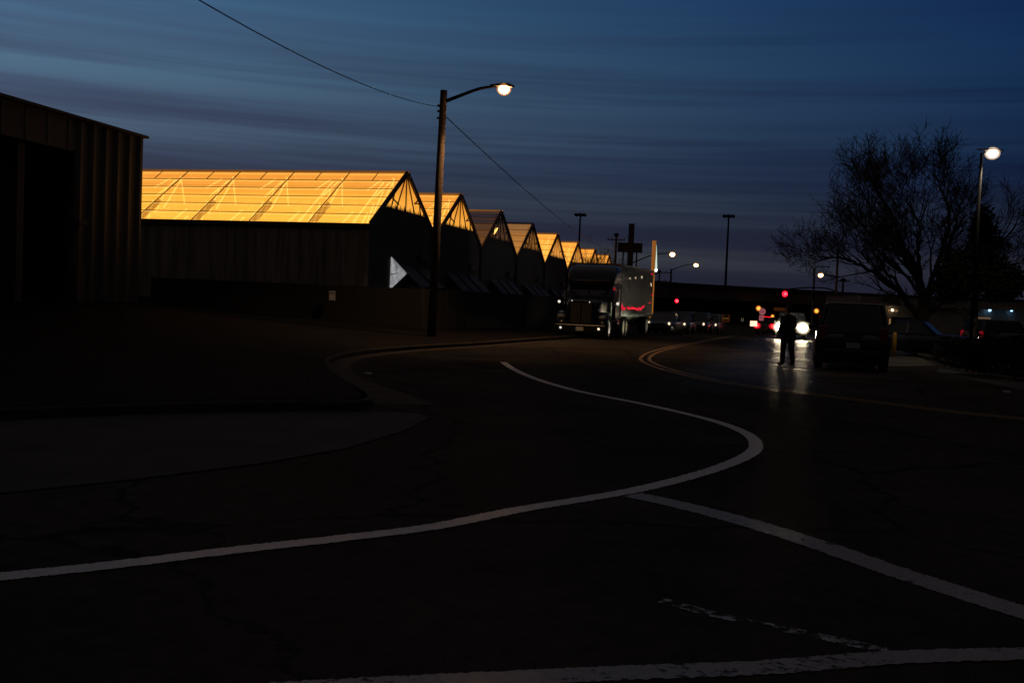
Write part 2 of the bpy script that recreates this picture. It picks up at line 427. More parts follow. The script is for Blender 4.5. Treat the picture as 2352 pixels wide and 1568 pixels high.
# ------------------------------------------------------------------ sky
def world():
    w = bpy.data.worlds.new('World'); S.world = w; w.use_nodes = True
    nt = w.node_tree; N = nt.nodes; L = nt.links
    bg = N['Background']
    tc = N.new('ShaderNodeTexCoord'); sp = N.new('ShaderNodeSeparateXYZ'); L.new(tc.outputs['Generated'], sp.inputs[0])
    def math_(op, a, b=None, c=None):
        n = N.new('ShaderNodeMath'); n.operation = op
        for i, x in enumerate((a, b, c)):
            if x is None: continue
            if isinstance(x, (int, float)): n.inputs[i].default_value = x
            else: L.new(x, n.inputs[i])
        return n.outputs[0]
    el = math_('ARCSINE', sp.outputs['Z'])
    hyp = math_('SQRT', math_('ADD', math_('MULTIPLY', sp.outputs['X'], sp.outputs['X']), math_('MULTIPLY', sp.outputs['Y'], sp.outputs['Y'])))
    ax = math_('DIVIDE', sp.outputs['X'], math_('MAXIMUM', hyp, .001))       # sideways direction, -1 left .. 1 right
    def lin(c):
        return [((x / 255 + .055) / 1.055) ** 2.4 if x / 255 > .04045 else x / 255 / 12.92 for x in c] + [1]
    cr = N.new('ShaderNodeValToRGB'); r_ = cr.color_ramp
    stops = SKY
    while len(r_.elements) < len(stops): r_.elements.new(.5)
    for e, (deg, c) in zip(r_.elements, stops):
        e.position = (deg + 5) / 50; e.color = lin(c)
    edeg = math_('MULTIPLY', math_('ADD', math_('MULTIPLY', el, 180 / math.pi), 5), 1 / 50)
    L.new(edeg, cr.inputs[0])
    # streaks of thin cloud: noise stretched along the horizon
    def streak(sx, sz, off, det, rough, dist):
        cb = N.new('ShaderNodeCombineXYZ')
        L.new(math_('ADD', math_('MULTIPLY', ax, sx), off), cb.inputs[0])
        L.new(math_('ADD', math_('MULTIPLY', el, sz), math_('MULTIPLY', ax, sz * .012)), cb.inputs[2])
        n = N.new('ShaderNodeTexNoise'); n.inputs['Scale'].default_value = 1; n.inputs['Detail'].default_value = det
        n.inputs['Roughness'].default_value = rough; n.inputs['Distortion'].default_value = dist
        L.new(cb.outputs[0], n.inputs['Vector']); return n.outputs['Fac']
    def ramp(x, a, b):
        mr = N.new('ShaderNodeMapRange'); mr.interpolation_type = 'SMOOTHSTEP'; mr.inputs['From Min'].default_value = a; mr.inputs['From Max'].default_value = b
        L.new(x, mr.inputs['Value']); return mr.outputs[0]
    s1 = streak(.8, 26, 3.1, 3, .5, .06)      # broad bands
    s2 = streak(1.3, 62, 9.7, 5, .6, .12)      # narrow bands
    s3 = streak(3.6, 190, 1.3, 5, .6, .1)      # hair lines
    k = math_('ADD', math_('ADD', math_('MULTIPLY', s1, .58), math_('MULTIPLY', s2, .33)), math_('MULTIPLY', s3, .09))
    low = math_('SUBTRACT', 1.0, ramp(el, R(8), R(17)))
    dark = math_('MULTIPLY', ramp(k, .44, .58), math_('ADD', math_('MULTIPLY', low, .78), .12))
    lite = math_('MULTIPLY', ramp(k, .50, .38), .35)
    m1 = N.new('ShaderNodeMix'); m1.data_type = 'RGBA'; L.new(dark, m1.inputs['Factor']); L.new(cr.outputs[0], m1.inputs['A'])
    c2 = N.new('ShaderNodeMix'); c2.data_type = 'RGBA'; L.new(ramp(el, R(1), R(14)), c2.inputs['Factor'])
    c2.inputs['A'].default_value = lin((40, 42, 58)); c2.inputs['B'].default_value = lin((48, 60, 86))
    L.new(c2.outputs['Result'], m1.inputs['B'])
    m2 = N.new('ShaderNodeMix'); m2.data_type = 'RGBA'; m2.blend_type = 'ADD'; L.new(lite, m2.inputs['Factor']); L.new(m1.outputs['Result'], m2.inputs['A'])
    m2.inputs['B'].default_value = (.010, .020, .026, 1)
    # afterglow to the left, night to the right
    mr = N.new('ShaderNodeValToRGB'); L.new(math_('MULTIPLY', math_('ADD', ax, 1), .5), mr.inputs[0])
    rr = mr.color_ramp; st = AZ
    while len(rr.elements) < len(st): rr.elements.new(.5)
    for e, (p, c) in zip(rr.elements, st):
        e.position = (p + 1) / 2; e.color = (*c, 1)
    rd = N.new('ShaderNodeMix'); rd.data_type = 'RGBA'; rd.inputs['A'].default_value = (.54, .51, .50, 1)
    L.new(ramp(el, R(-1), R(9)), rd.inputs['Factor']); L.new(mr.outputs[0], rd.inputs['B'])
    lo_mix = N.new('ShaderNodeMix'); lo_mix.data_type = 'RGBA'; lo_mix.inputs['Factor'].default_value = .85
    L.new(mr.outputs[0], lo_mix.inputs['A']); L.new(rd.outputs['Result'], lo_mix.inputs['B'])
    m3 = N.new('ShaderNodeMix'); m3.data_type = 'RGBA'; m3.blend_type = 'MULTIPLY'; m3.inputs['Factor'].default_value = 1
    L.new(m2.outputs['Result'], m3.inputs['A']); L.new(lo_mix.outputs['Result'], m3.inputs['B'])
    back = N.new('ShaderNodeMapRange'); back.interpolation_type = 'SMOOTHSTEP'; back.inputs['From Min'].default_value = .2; back.inputs['From Max'].default_value = .85
    back.inputs['To Min'].default_value = .12; back.inputs['To Max'].default_value = 2.0
    back.inputs['To Max'].default_value = 1.6
    L.new(math_('DIVIDE', sp.outputs['Y'], math_('MAXIMUM', hyp, .001)), back.inputs['Value'])
    sc = N.new('ShaderNodeMix'); sc.data_type = 'RGBA'; sc.blend_type = 'MULTIPLY'; sc.inputs['Factor'].default_value = 1
    L.new(m3.outputs['Result'], sc.inputs['A']); L.new(back.outputs[0], sc.inputs['B'])
    up = N.new('ShaderNodeMix'); up.data_type = 'RGBA'
    fy = math_('DIVIDE', sp.outputs['Y'], math_('MAXIMUM', hyp, .001))
    fac = math_('MAXIMUM', ramp(el, R(18.5), R(30)), ramp(fy, .72, .3))
    L.new(fac, up.inputs['Factor']); L.new(sc.outputs['Result'], up.inputs['A']); gl_ = N.new('ShaderNodeMix'); gl_.data_type = 'RGBA'; L.new(ramp(el, R(12), R(42)), gl_.inputs['Factor'])
    gl_.inputs['A'].default_value = (.0045, .0042, .0046, 1); gl_.inputs['B'].default_value = (.050, .0425, .041, 1)  # added dim glow overhead and behind the camera, unseen, lights the foreground
    L.new(gl_.outputs['Result'], up.inputs['B'])
    L.new(up.outputs['Result'], bg.inputs['Color']); bg.inputs['Strength'].default_value = 1.0


SKY = [(-5, (18, 18, 24)), (0, (35, 36, 52)), (1.6, (39, 41, 57)), (2.6, (66, 69, 75)), (3.9, (45, 50, 68)), (5.2, (64, 74, 88)), (6.8, (50, 60, 84)), (8.6, (62, 81, 104)), (9.8, (56, 75, 100)), (11, (61, 87, 114)), (17, (48, 82, 120)), (24, (20, 36, 62)), (36, (5, 8, 14)), (45, (3, 5, 9))]
AZ = [(-1, (.25, .25, .25)), (-.62, (.6, .55, .5)), (-.45, (1.02, .95, .86)), (-.2, (.70, .68, .64)), (0, (.46, .49, .50)), (.22, (.25, .31, .38)), (.45, (.10, .17, .28)), (.8, (.04, .06, .1))]
world()

# ------------------------------------------------------------------ ground, road, kerbs, markings
def ground_sheet():
    b = MB()
    xs = [-3000, -400, -120, -60, -30, -15, 0, 15, 30, 60, 120, 400, 3000]
    ys = [-60, -10, 0, 10, 20, 30, 38, 46, 54, 62, 70, 78, 86, 94, 102, 110, 118, 126, 134, 142, 200, 600, 4000]
    vs = [V((x, y, gz(y))) for y in ys for x in xs]; n = len(xs)
    fs = [(j * n + i, j * n + i + 1, (j + 1) * n + i + 1, (j + 1) * n + i) for j in range(len(ys) - 1) for i in range(n - 1)]
    b.add(vs, fs); return b
tag(ground_sheet().build('road', M['asphalt']), kind='structure')


def cat_rom(P, n=10, closed=False):
    P = [V(p) for p in P]; out = []
    for i in range(len(P) - 1):
        p0 = P[max(i - 1, 0)]; p1 = P[i]; p2 = P[i + 1]; p3 = P[min(i + 2, len(P) - 1)]
        for k in range(n):
            t = k / n
            out.append(.5 * ((2 * p1) + (p2 - p0) * t + (2 * p0 - 5 * p1 + 4 * p2 - p3) * t * t + (3 * p1 - p0 - 3 * p2 + p3) * t ** 3))
    out.append(P[-1]); return out


def ribbon(name, uv, width, material, dz=.008, off=0., widths=None):
    P = cat_rom([gnd(*q) for q in uv], 12)
    P = [P[i] + (P[i + 1] - P[i]) * f_ for i in range(len(P) - 1) for f_ in (0, .34, .67)] + [P[-1]]
    rr_ = random.Random(len(P)); b = MB(); L = []; n = len(P)
    for i, p in enumerate(P):
        d = P[min(i + 1, n - 1)] - P[max(i - 1, 0)]; d.z = 0; d.normalize()
        s = V((d.y, -d.x, 0))
        w = width if widths is None else widths[0] + (widths[1] - widths[0]) * i / (n - 1)
        a = p + s * (off - w / 2 * rr_.uniform(.86, 1.06)); c = p + s * (off + w / 2 * rr_.uniform(.86, 1.06))
        L.append((V((a.x, a.y, gz(a.y) + dz)), V((c.x, c.y, gz(c.y) + dz))))
    for i in range(n - 1):
        b.quad(L[i][0], L[i][1], L[i + 1][1], L[i + 1][0])
    return tag(b.build(name, material), kind='structure')


EDGE = [(-260, 1352), (-120, 1338), (0, 1326), (250, 1300), (530, 1266), (780, 1238), (1000, 1210), (1190, 1172), (1330, 1149), (1460, 1126), (1590, 1094), (1690, 1060), (1735, 1030), (1720, 1000), (1655, 972), (1560, 947), (1460, 925), (1330, 899), (1235, 872), (1180, 848), (1156, 832)]
ribbon('road_marking', EDGE, .17, M['white_paint'])
ribbon('road_marking', [(1452, 1137), (1560, 1160), (1700, 1196), (1860, 1245), (2040, 1308), (2200, 1360), (2352, 1408), (2560, 1470)], .26, M['white_worn'], .007)
ribbon('road_marking', [(1520, 1380), (1640, 1412), (1780, 1442), (1900, 1467), (2060, 1502)], .10, M['white_thin'], .007)
ribbon('road_marking', [(200, 1625), (500, 1596), (800, 1578), (1100, 1563), (1400, 1549), (1750, 1535), (2050, 1512), (2352, 1503), (2600, 1502)], .17, M['white_worn'], .008)
YEL = [(2640, 1000), (2352, 963), (2180, 945), (1950, 916), (1780, 896), (1640, 874), (1540, 851), (1492, 834), (1482, 822), (1505, 808), (1560, 794), (1620, 783), (1690, 771)]
ribbon('road_marking', YEL, .11, M['yellow_paint'], .008, -.13)
ribbon('road_marking', YEL, .11, M['yellow_paint'], .008, .13)

# left lot: rises away from the kerb toward the left-hand building
ROW = V((2.22747, 8.41722, 0)); BAY = ROW.length; E1 = ROW.normalized(); E2 = V((-E1.y, E1.x, 0)); ROWROT = math.atan2(E1.y, E1.x)
PEAK0 = V((-5.51, 50.36, 0))


def lot_z(x, y):
    t = min(max((y - 17) / 22.0, 0), 1)
    return gz(y) + .13 + .066 * max(0, -(x + 3.2)) * t * t * (3 - 2 * t)


LOT_UV = [(-700, 1020), (-200, 975), (0, 962), (200, 953), (420, 945), (640, 941), (810, 940), (842, 928), (818, 905), (775, 878), (748, 852), (758, 830), (830, 814), (960, 802), (1100, 793), (1230, 783), (1330, 776)]
edge = cat_rom([gnd(*q) for q in LOT_UV], 6)
far_pts = [V((2.4, 52, 0)), V((4.8, 62, 0)), V((9.5, 80, 0)), V((15, 100, 0)), V((22, 130, 0)), V((26, 150, 0))]
edge += far_pts


def lot():
    b = MB(); rows = []
    for p in edge:
        row = []
        for k in range(14):
            t = (k / 13) ** 1.5
            # run back from the kerb to a far line on the left
            q = V((p.x + t * (-70 - p.x) if p.y < 45 else p.x + t * (p.x - 60 - p.x), p.y + t * (max(p.y, 10) * .9 + (60 if p.y < 45 else 0)), 0))
            row.append(V((q.x, q.y, lot_z(q.x, q.y) if k else gz(q.y) + .13)))
        rows.append(row)
    for i in range(len(rows) - 1):
        for k in range(13):
            b.quad(rows[i][k], rows[i + 1][k], rows[i + 1][k + 1], rows[i][k + 1])
    return b
tag(lot().build('lot_ground', M['dirt'], smooth=True), kind='structure')


def kerb_strip(name, pts, w, h, material):
    b = MB(); n = len(pts)
    rings = []
    for i, p in enumerate(pts):
        d = pts[min(i + 1, n - 1)] - pts[max(i - 1, 0)]; d.z = 0; d.normalize(); s = V((d.y, -d.x, 0))
        z = gz(p.y); i0 = p - s * w * .5; o0 = p + s * w * .5
        rings.append([V((o0.x, o0.y, z - .05)), V((o0.x, o0.y, z + h * .8)), V((o0.x - s.x * .03, o0.y - s.y * .03, z + h)), V((i0.x, i0.y, z + h)), V((i0.x, i0.y, z - .05))])
    b.loft(rings); return tag(b.build(name, material), kind='structure')


def flat_poly(name, pts, dz, material):
    b = MB(); b.add([V((p.x, p.y, gz(p.y) + dz)) for p in pts], [tuple(range(len(pts)))])
    return tag(b.build(name, material), kind='structure')


kerb_strip('kerb', edge, .18, .13, M['kerb'])
# gutter pan and corner apron
gut = [p + V((.0, -.0, 0)) for p in cat_rom([gnd(*q) for q in [(842, 928), (818, 905), (775, 878), (748, 852), (758, 830), (830, 814), (960, 802), (1100, 793), (1230, 783)]], 6)]
gb = MB()
for i in range(len(gut) - 1):
    def side(j):
        d = gut[min(j + 1, len(gut) - 1)] - gut[max(j - 1, 0)]; d.z = 0; d.normalize(); s = V((d.y, -d.x, 0)); return s
    a, c = gut[i], gut[i + 1]; wa = .55 + .5 * max(0, 1 - i / 14); wc = .55 + .5 * max(0, 1 - (i + 1) / 14)
    q = [a + side(i) * .09, a + side(i) * wa, c + side(i + 1) * wc, c + side(i + 1) * .09]
    gb.quad(*[V((p.x, p.y, gz(p.y) + .005)) for p in q])
tag(gb.build('gutter', M['kerb']), kind='structure')
flat_poly('pavement_apron', [gnd(*q) for q in [(-700, 1032), (-200, 984), (0, 970), (200, 961), (420, 953), (640, 949), (850, 948), (960, 950), (985, 962), (930, 990), (800, 1030), (600, 1066), (300, 1104), (0, 1135), (-400, 1165), (-800, 1185)]], .012, M['apron'])

# right verge with its kerb, and the pale drive beside the van
rv = cat_rom([gnd(*q) for q in [(2076, 803), (2110, 813), (2150, 830), (2240, 850), (2352, 866), (2560, 892), (2900, 930)]], 6)
b = MB()
for i in range(len(rv) - 1):
    a, c = rv[i], rv[i + 1]
    for k in range(8):
        t0, t1 = k / 8 * 40, (k + 1) / 8 * 40
        q = [V((a.x + t0 * .75, a.y + t0, 0)), V((c.x + t0 * .75, c.y + t0, 0)), V((c.x + t1 * .75, c.y + t1, 0)), V((a.x + t1 * .75, a.y + t1, 0))]
        b.quad(*[V((p.x, p.y, gz(p.y) + .13)) for p in q])
tag(b.build('verge', M['grass']), kind='structure')
kerb_strip('kerb', list(reversed(rv)), .18, .15, M['kerb'])
flat_poly('driveway', [gnd(*q) for q in [(1990, 842), (2150, 840), (2125, 828), (2085, 812), (2060, 803), (1990, 803)]], .010, M['concrete'])
flat_poly('gutter', [gnd(*q) for q in [(2160, 846), (2240, 861), (2352, 878), (2560, 905), (2560, 925), (2352, 897), (2240, 874), (2150, 855)]], .006, M['apron'])

# ------------------------------------------------------------------ left metal building
c0 = at(329, 318, 40.0); TOPZ = c0.z
lo_, hi_ = 20., 40.
for _ in range(40):
    mid_ = (lo_ + hi_) / 2
    if at(0, 223, mid_).z > TOPZ: hi_ = mid_
    else: lo_ = mid_
c1 = at(0, 223, lo_)
wd = V((c1.x - c0.x, c1.y - c0.y, 0)).normalized()      # along the wall, toward the camera
bld = thing('metal_building', 'dark ribbed metal building with a deep loading bay at the left edge', 'building', (c0.x, c0.y, .75), math.atan2(wd.y, wd.x))
H = TOPZ - .75; LB = 24.0; OP0, OP1, OPZ = 4.15, 9.6, H - 1.15
nrm = 1.0   # local +y is the street side (wall runs along local +x)
b = MB()
def seg(b, x0, x1, z0, z1, y=0.0, t=.2): b.box(((x0 + x1) / 2, y - t / 2, (z0 + z1) / 2), (x1 - x0, t, z1 - z0))
seg(b, 0, OP0, -1.2, H); seg(b, OP0, OP1, OPZ, H); seg(b, OP1, LB, -1.2, H)
b.box((.1, -9.2, (H - 1.2) / 2), (.2, 18, H + 1.2 - .01))
b.build('wall', M['dark_metal'], bld)
x = .06; k = 0
while x < OP0 - .05:
    b = MB(); b.prism([(x, 0, -1.0), (x + .09, .10, -1.0), (x + .24, .10, -1.0), (x + .33, 0, -1.0)], (0, 0, 0), (0, 0, H + .95)); x += .74; k += 1; b.build('wall_rib', M['rib_metal'], bld)
x = OP0 + .3
while x < OP1:
    b = MB(); b.prism([(x, 0, OPZ + .03), (x + .04, .03, OPZ + .03), (x + .12, .03, OPZ + .03), (x + .16, 0, OPZ + .03)], (0, 0, 0), (0, 0, H - OPZ - .1)); x += 1.1; b.build('wall_rib', M['rib_metal'], bld)
b = MB(); b.box((LB / 2 - .04, .04, H + .04), (LB + .08, .34, .10)); b.build('roof_trim', M['dark_metal'], bld)
b = MB(); b.box((LB / 2, -9.2, H - .06), (LB - .4, 17.9, .1)); b.build('roof', M['black'], bld)
b = MB(); b.box(((OP0 + OP1) / 2, -2.2, H / 2 - .5), (OP1 - OP0, .2, H + 1)); b.box((OP0 - .1, -1.2, H / 2 - .5), (.18, 1.9, H)); b.box((OP1 + .1, -1.2, H / 2 - .5), (.18, 1.9, H)); b.box(((OP0 + OP1) / 2, -1.2, OPZ + .12), (OP1 - OP0, 1.9, .2)); b.build('loading_bay', M['black'], bld)
for xx in (6.35, 8.9):
    b = MB(); b.box((xx, -.6, OPZ / 2 - .45), (.34, .3, OPZ + .9)); b.build('bay_post', M['dark_metal'], bld)
b = MB(); b.box((OP0 - .1, .16, H - 3.6), (.5, .3, .14)); b.build('wall_ledge', M['dark_metal'], bld)
b = MB(); b.box((OP0 - .2, .1, .6), (.45, .2, 1.6)); b.build('downpipe_guard', M['rib_metal'], bld)

# ------------------------------------------------------------------ greenhouses
HW = BAY / 2; EZ, RZ, GZ = 4.775, 7.60, 5.72
SL = (RZ - EZ) / HW
def gx(z): return HW * (RZ - z) / (RZ - EZ)
LG = 24.4; NR = 8; DR = LG / NR


def slope_pt(t, y, out=0.0, sgn=-1):
    """t 0 at the gutter .. 1 at the ridge"""
    nx, nz = sgn * math.sin(math.atan(SL)), math.cos(math.atan(SL))
    return V((sgn * HW * (1 - t) + nx * out, y, EZ + (RZ - EZ) * t + nz * out))


def make_greenhouse(k, glaz, gab, label, lit, detail):
    base = PEAK0 + ROW * k + V((0, 0, -.126 * k))
    g = thing('greenhouse', label, 'greenhouse', base, ROWROT, 'row of gabled greenhouses')
    for sgn in (-1, 1):
        b = MB(); n = 12
        for j in range(NR * 2):
            y0, y1 = j * DR / 2, (j + 1) * DR / 2
            q = [slope_pt(0, y0, 0, sgn), slope_pt(1, y0, 0, sgn), slope_pt(1, y1, 0, sgn), slope_pt(0, y1, 0, sgn)]
            b.quad(*(q if sgn > 0 else q[::-1]))
        b.build('roof_panel', glaz, g)
    # dark glazing bars, a bright lit lip below each
    b = MB(); bl = MB()
    pd = .035 if lit else .05
    for i in range(1, 6):
        t = i / 6
        b.bar(slope_pt(t, 0, .02), slope_pt(t, LG, .02), .018 if k < 3 else .08, .03)
        if lit or k == 2: bl.bar(slope_pt(t - .020, 0.1, .012), slope_pt(t - .020, LG, .012), .05 if k else .085, .012)
    bl.bar(slope_pt(.965, 0.1, .012), slope_pt(.965, LG, .012), .07, .012)
    if detail:
        for j in range(1, NR):
            b.bar(slope_pt(0.0, j * DR, .022), slope_pt(1, j * DR, .022), .030, .04)
            b.bar(slope_pt(.84, j * DR - DR / 2, .022), slope_pt(1, j * DR - DR / 2, .022), .028, .03)
    b.build('glazing_frame', M['frame_dark'], g)
    if lit or k == 2: bl.build('glazing_lip', M['frame_light'] if lit else M['ridge'], g)
    # gable verge bars and ridge
    b = MB()
    for sgn in (-1, 1):
        b.bar(slope_pt(-.01, -.03, .03, sgn), slope_pt(1.0, -.03, .03, sgn), .12, .20)
    b.build('verge_bar', M['frame_dark'], g)
    b = MB(); b.bar((0, -.1, RZ + .07), (0, LG, RZ + .07), .16, .10); b.build('ridge_cap', M['ridge'] if lit or k == 2 else M['frame_dark'], g)
    b = MB(); b.box((-HW + .0, LG / 2 - .04, EZ - .10), (.34, LG + .04, .20)); b.build('gutter', M['black'] if k == 0 else M['frame_dark'], g)
    # inside: trusses, ducts
    b = MB(); bd = MB()
    for j in range(0, NR + 1):
        y = min(max(j * DR, .3), LG - 3.0); tgt = b = MB()
        if lit:
            for (x0, z0, x1, z1) in ((-.15, 7.35, .9, 6.0), (-.55, 7.1, -1.6, 6.2), (.0, 7.3, -1.0, 5.6), (-1.4, 6.55, -1.7, 5.3), (-2.5, 5.85, -2.3, 4.95), (-3.2, 5.35, -3.0, 4.8)):
                tgt.bar((x0, y + .35, z0), (x1, y + .75, z1), .06)
            for (ta_, ya_, tb_, yb_) in ((.95, 1.0, .74, 1.35), (.30, 1.2, .04, 1.35), (.16, .75, .0, .80)):
                tgt.bar(slope_pt(ta_, y + ya_, -.25), slope_pt(tb_, y + yb_, -.25), .05)
            if j < 2: tgt.bar(slope_pt(0.05, y + .9, -.35), slope_pt(.95, y + .9, -.35), .06)
        else:
            bd = MB(); bd.bar((0, y, RZ - .15), (-2.2, y, EZ + .3), .06); bd.bar((-.1, y, RZ - .15), (1.2, y, EZ + .5), .06); bd.build('truss', M['truss_dark'], g)
        if lit: b.build('truss', M['truss_lit'], g)
    if lit and k < 2:
        for j in range(1, NR):
            b = MB(); y = j * DR
            b.quad(slope_pt(.01, y - .04, .006), slope_pt(.01, y - .40, .006), slope_pt(.30, y - .42, .006), slope_pt(.37, y - .30, .006), slope_pt(.40, y - .04, .006))
            b.build('shade_curtain', M['curtain'], g)  # fan shadows on the glazing, painted as brown see-through strips
        b = MB()
        for j in range(NR):
            for q in range(3):
                y0 = j * DR + .12 + q * .98
                b.bar(slope_pt(.745, y0, -.08), slope_pt(.745, y0 + .9, -.08), .10, .02)
        b.build('pipe_run', M['duct'], g)
    # end wall: opaque below, glazed gable above
    b = MB(); w = HW - .015
    poly = [(-w, 0, -1.6), (w, 0, -1.6), (w, 0, EZ - .02), (gx(GZ), 0, GZ), (-gx(GZ), 0, GZ), (-w, 0, EZ - .02)]
    b.prism(poly, (0, 0, 0), (0, .15, 0)); b.build('end_wall', M['endwall'], g)
    gw_b = MB(); gw_b.quad((-gx(GZ) + .02, .04, GZ + .002), (gx(GZ) - .02, .04, GZ + .002), (0, .04, RZ - .03))
    gw = gw_b.build('gable_window', gab, g)
    if k < 6:
        b = MB(); w_ = .05 if k < 4 else .03
        b.bar((0, .0, GZ), (0, .0, RZ - .1), w_); b.bar((-.12, 0, RZ - .2), (-1.25, 0, GZ), w_); b.bar((.12, 0, RZ - .2), (1.25, 0, GZ), w_)
        b.bar((-2.05, 0, GZ + .55), (-.95, 0, GZ + .25), w_); b.bar((-1.9, 0, GZ), (-1.5, 0, GZ + .85), w_); b.bar((2.0, 0, GZ + .55), (1.2, 0, GZ + .55), w_)
        b.bar((1.25, 0, GZ + .5), (1.75, 0, GZ + .78), w_); b.bar((2.1, 0, GZ), (1.95, 0, GZ + .5), w_)
        b.build('window_bar', M['frame_dark'], gw)
        b = MB(); rnd = random.Random(k)
        x = -gx(GZ) + .2
        while x < gx(GZ) - .3:
            h = rnd.uniform(.08, .34); ww = rnd.uniform(.08, .25)
            b.quad((x, .02, GZ), (x + ww, .02, GZ), (x + ww * .5, .02, GZ + h)); b.quad((x, .02, GZ - .02), (x + ww, .02, GZ - .02), (x + ww, .02, GZ), (x, .02, GZ)); x += ww
        b.build('plant_shadow', M['truss_dark'], gw)
    if k < 5:
        b = MB(); b.box((HW - 1.7, -.09, 3.55), (1.3, .14, .34)); b.build('wall_vent', M['black'], g)
        b = MB(); b.bar((HW - .1, -.07, EZ - .3), (HW - .1, -.07, -1.2), .12); b.build('downpipe', M['black'], g)
    return g


lab = ['nearest and largest greenhouse, glowing orange roof over a grey ribbed side wall',
       'second glowing greenhouse, its orange roof crossed by the wooden lamp post',
       'unlit brown greenhouse with one small lamp burning in its gable',
       'dim amber greenhouse with dark glazing bars, just beyond the unlit one',
       'bright yellow greenhouse, fifth from the lamp post side, next after the dim amber one',
       'bright yellow greenhouse, sixth in the row, left of the truck roof',
       'small bright greenhouse peak above the truck with bare branches across it',
       'farthest and smallest greenhouse peak, last glow at the right end of the row']
cfg = [('glaz_bright', 'gab_bright', 1), ('glaz_bright', 'gab_bright', 1), ('glaz_dim', 'gab_dim', 0), ('glaz_half', 'gab_half', 0),
       ('glaz_far', 'gab_far', 1), ('glaz_far', 'gab_far', 1), ('glaz_far', 'gab_far', 1), ('glaz_far', 'gab_far', 1)]
GH = []
for k in range(8):
    GH.append(make_greenhouse(k, M[cfg[k][0]], M[cfg[k][1]], lab[k], cfg[k][2], k < 1))
# ribbed side wall of the first house
b = MB(); y = 0.02; ring = []
while y < LG:
    rh = random.uniform(.012, .05); rw = random.uniform(.7, 1.3)
    for dy, o in ((0, 0), (.10, 0), (.13, rh), (.20, rh), (.23, 0)):
        ring.append((-HW - o - .02, y + dy * rw))
    y += .27 * rw
top, bot = EZ - .12, -1.5
for (x0, y0), (x1, y1) in zip(ring[:-1], ring[1:]):
    b.quad((x0, y0, bot), (x0, y0, top), (x1, y1, top), (x1, y1, bot))
b.build('side_wall', M['galv'], GH[0])
b = MB(); b.box((-HW - .10, 15.2, 1.3), (.10, 2.4, 3.0)); b.build('side_door', M['dark_metal'], GH[0])
# the one lamp in the unlit house
b = MB()
for i in range(3): b.bar((-1.55 + i * .07, -.03, 6.05 + i * .10), (-.95 + i * .06, -.03, 6.35 + i * .06), .05)
b.build('grow_lamp', M['truss_lit'], GH[2])


def gloc(k, x, y, z):
    """point in the frame of greenhouse k"""
    base = PEAK0 + ROW * k + V((0, 0, -.126 * k)); return base + E1 * x + E2 * y + V((0, 0, z))


# hoods leaning against the end walls, dark blue sheet metal
hood_mat = mat('dark_blue_hood_sheet', (.018, .020, .027), .55, .2)
hood_proto = None; n_h = 0
for k in range(0, 5):
    for x in (-1.4, .6, 2.6):
        if k == 0 and x < 0: continue
        p = gloc(k, x, -.02, 0); zz = 2.05 - .1 * k
        lb = 'slanted dark hood, %s on the wall below the %s greenhouse peak' % ({-1.4: 'left one', .6: 'middle one' if k else 'nearer the triangle', 2.6: 'right one'}[x], ['nearest', 'second', 'unlit brown', 'dim amber', 'fifth'][k])
        if hood_proto is None:
            hd = thing('wall_hood', lb, 'hood', (p.x, p.y, zz), ROWROT, 'hoods along the greenhouse end walls')
            b = MB(); b.prism([(-.75, 0, 1.0), (-.75, -1.05, 0), (-.75, -1.0, -.06), (-.75, 0, .92)], (0, 0, 0), (1.5, 0, 0)); b.build('sheet', hood_mat, hd)
            b = MB()
            for sx in (-.7, .7): b.bar((sx, 0, .0), (sx, -1.0, -.03), .05)
            b.build('bracket', M['black'], hd)
            hood_proto = hd
        else:
            dup(hood_proto, (p.x, p.y, zz), ROWROT, lb)

# triangle of light on the first greenhouse end wall, put in as a self-glowing panel
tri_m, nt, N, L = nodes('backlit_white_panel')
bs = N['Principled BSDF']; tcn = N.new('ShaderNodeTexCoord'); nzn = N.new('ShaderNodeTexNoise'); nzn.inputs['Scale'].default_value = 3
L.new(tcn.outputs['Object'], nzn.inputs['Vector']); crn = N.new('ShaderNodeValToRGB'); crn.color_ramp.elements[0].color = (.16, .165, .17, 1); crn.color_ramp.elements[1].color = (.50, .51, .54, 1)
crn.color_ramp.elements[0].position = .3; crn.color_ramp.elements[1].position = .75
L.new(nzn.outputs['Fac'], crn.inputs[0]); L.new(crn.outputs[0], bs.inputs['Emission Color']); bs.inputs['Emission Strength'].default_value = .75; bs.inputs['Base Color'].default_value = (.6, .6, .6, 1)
T0 = None
def on_wall(u, v, off):
    """photo point on the end-wall plane of the first house, pushed out by off"""
    o = PEAK0 - E2 * off; d = (_R * ((u - 1176) / CAM_F) + _U * (-(v - 784) / CAM_F) + _F); t = (o - EYE).dot(E2) / d.dot(E2); return EYE + d * t
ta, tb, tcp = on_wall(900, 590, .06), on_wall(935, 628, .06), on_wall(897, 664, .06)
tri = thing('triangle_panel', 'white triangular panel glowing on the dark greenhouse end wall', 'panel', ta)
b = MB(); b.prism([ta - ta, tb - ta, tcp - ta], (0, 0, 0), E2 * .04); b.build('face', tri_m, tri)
b = MB(); b.bar(on_wall(899, 630, .08) - ta, on_wall(913, 627, .08) - ta, .03); b.build('latch_bar', M['black'], tri)

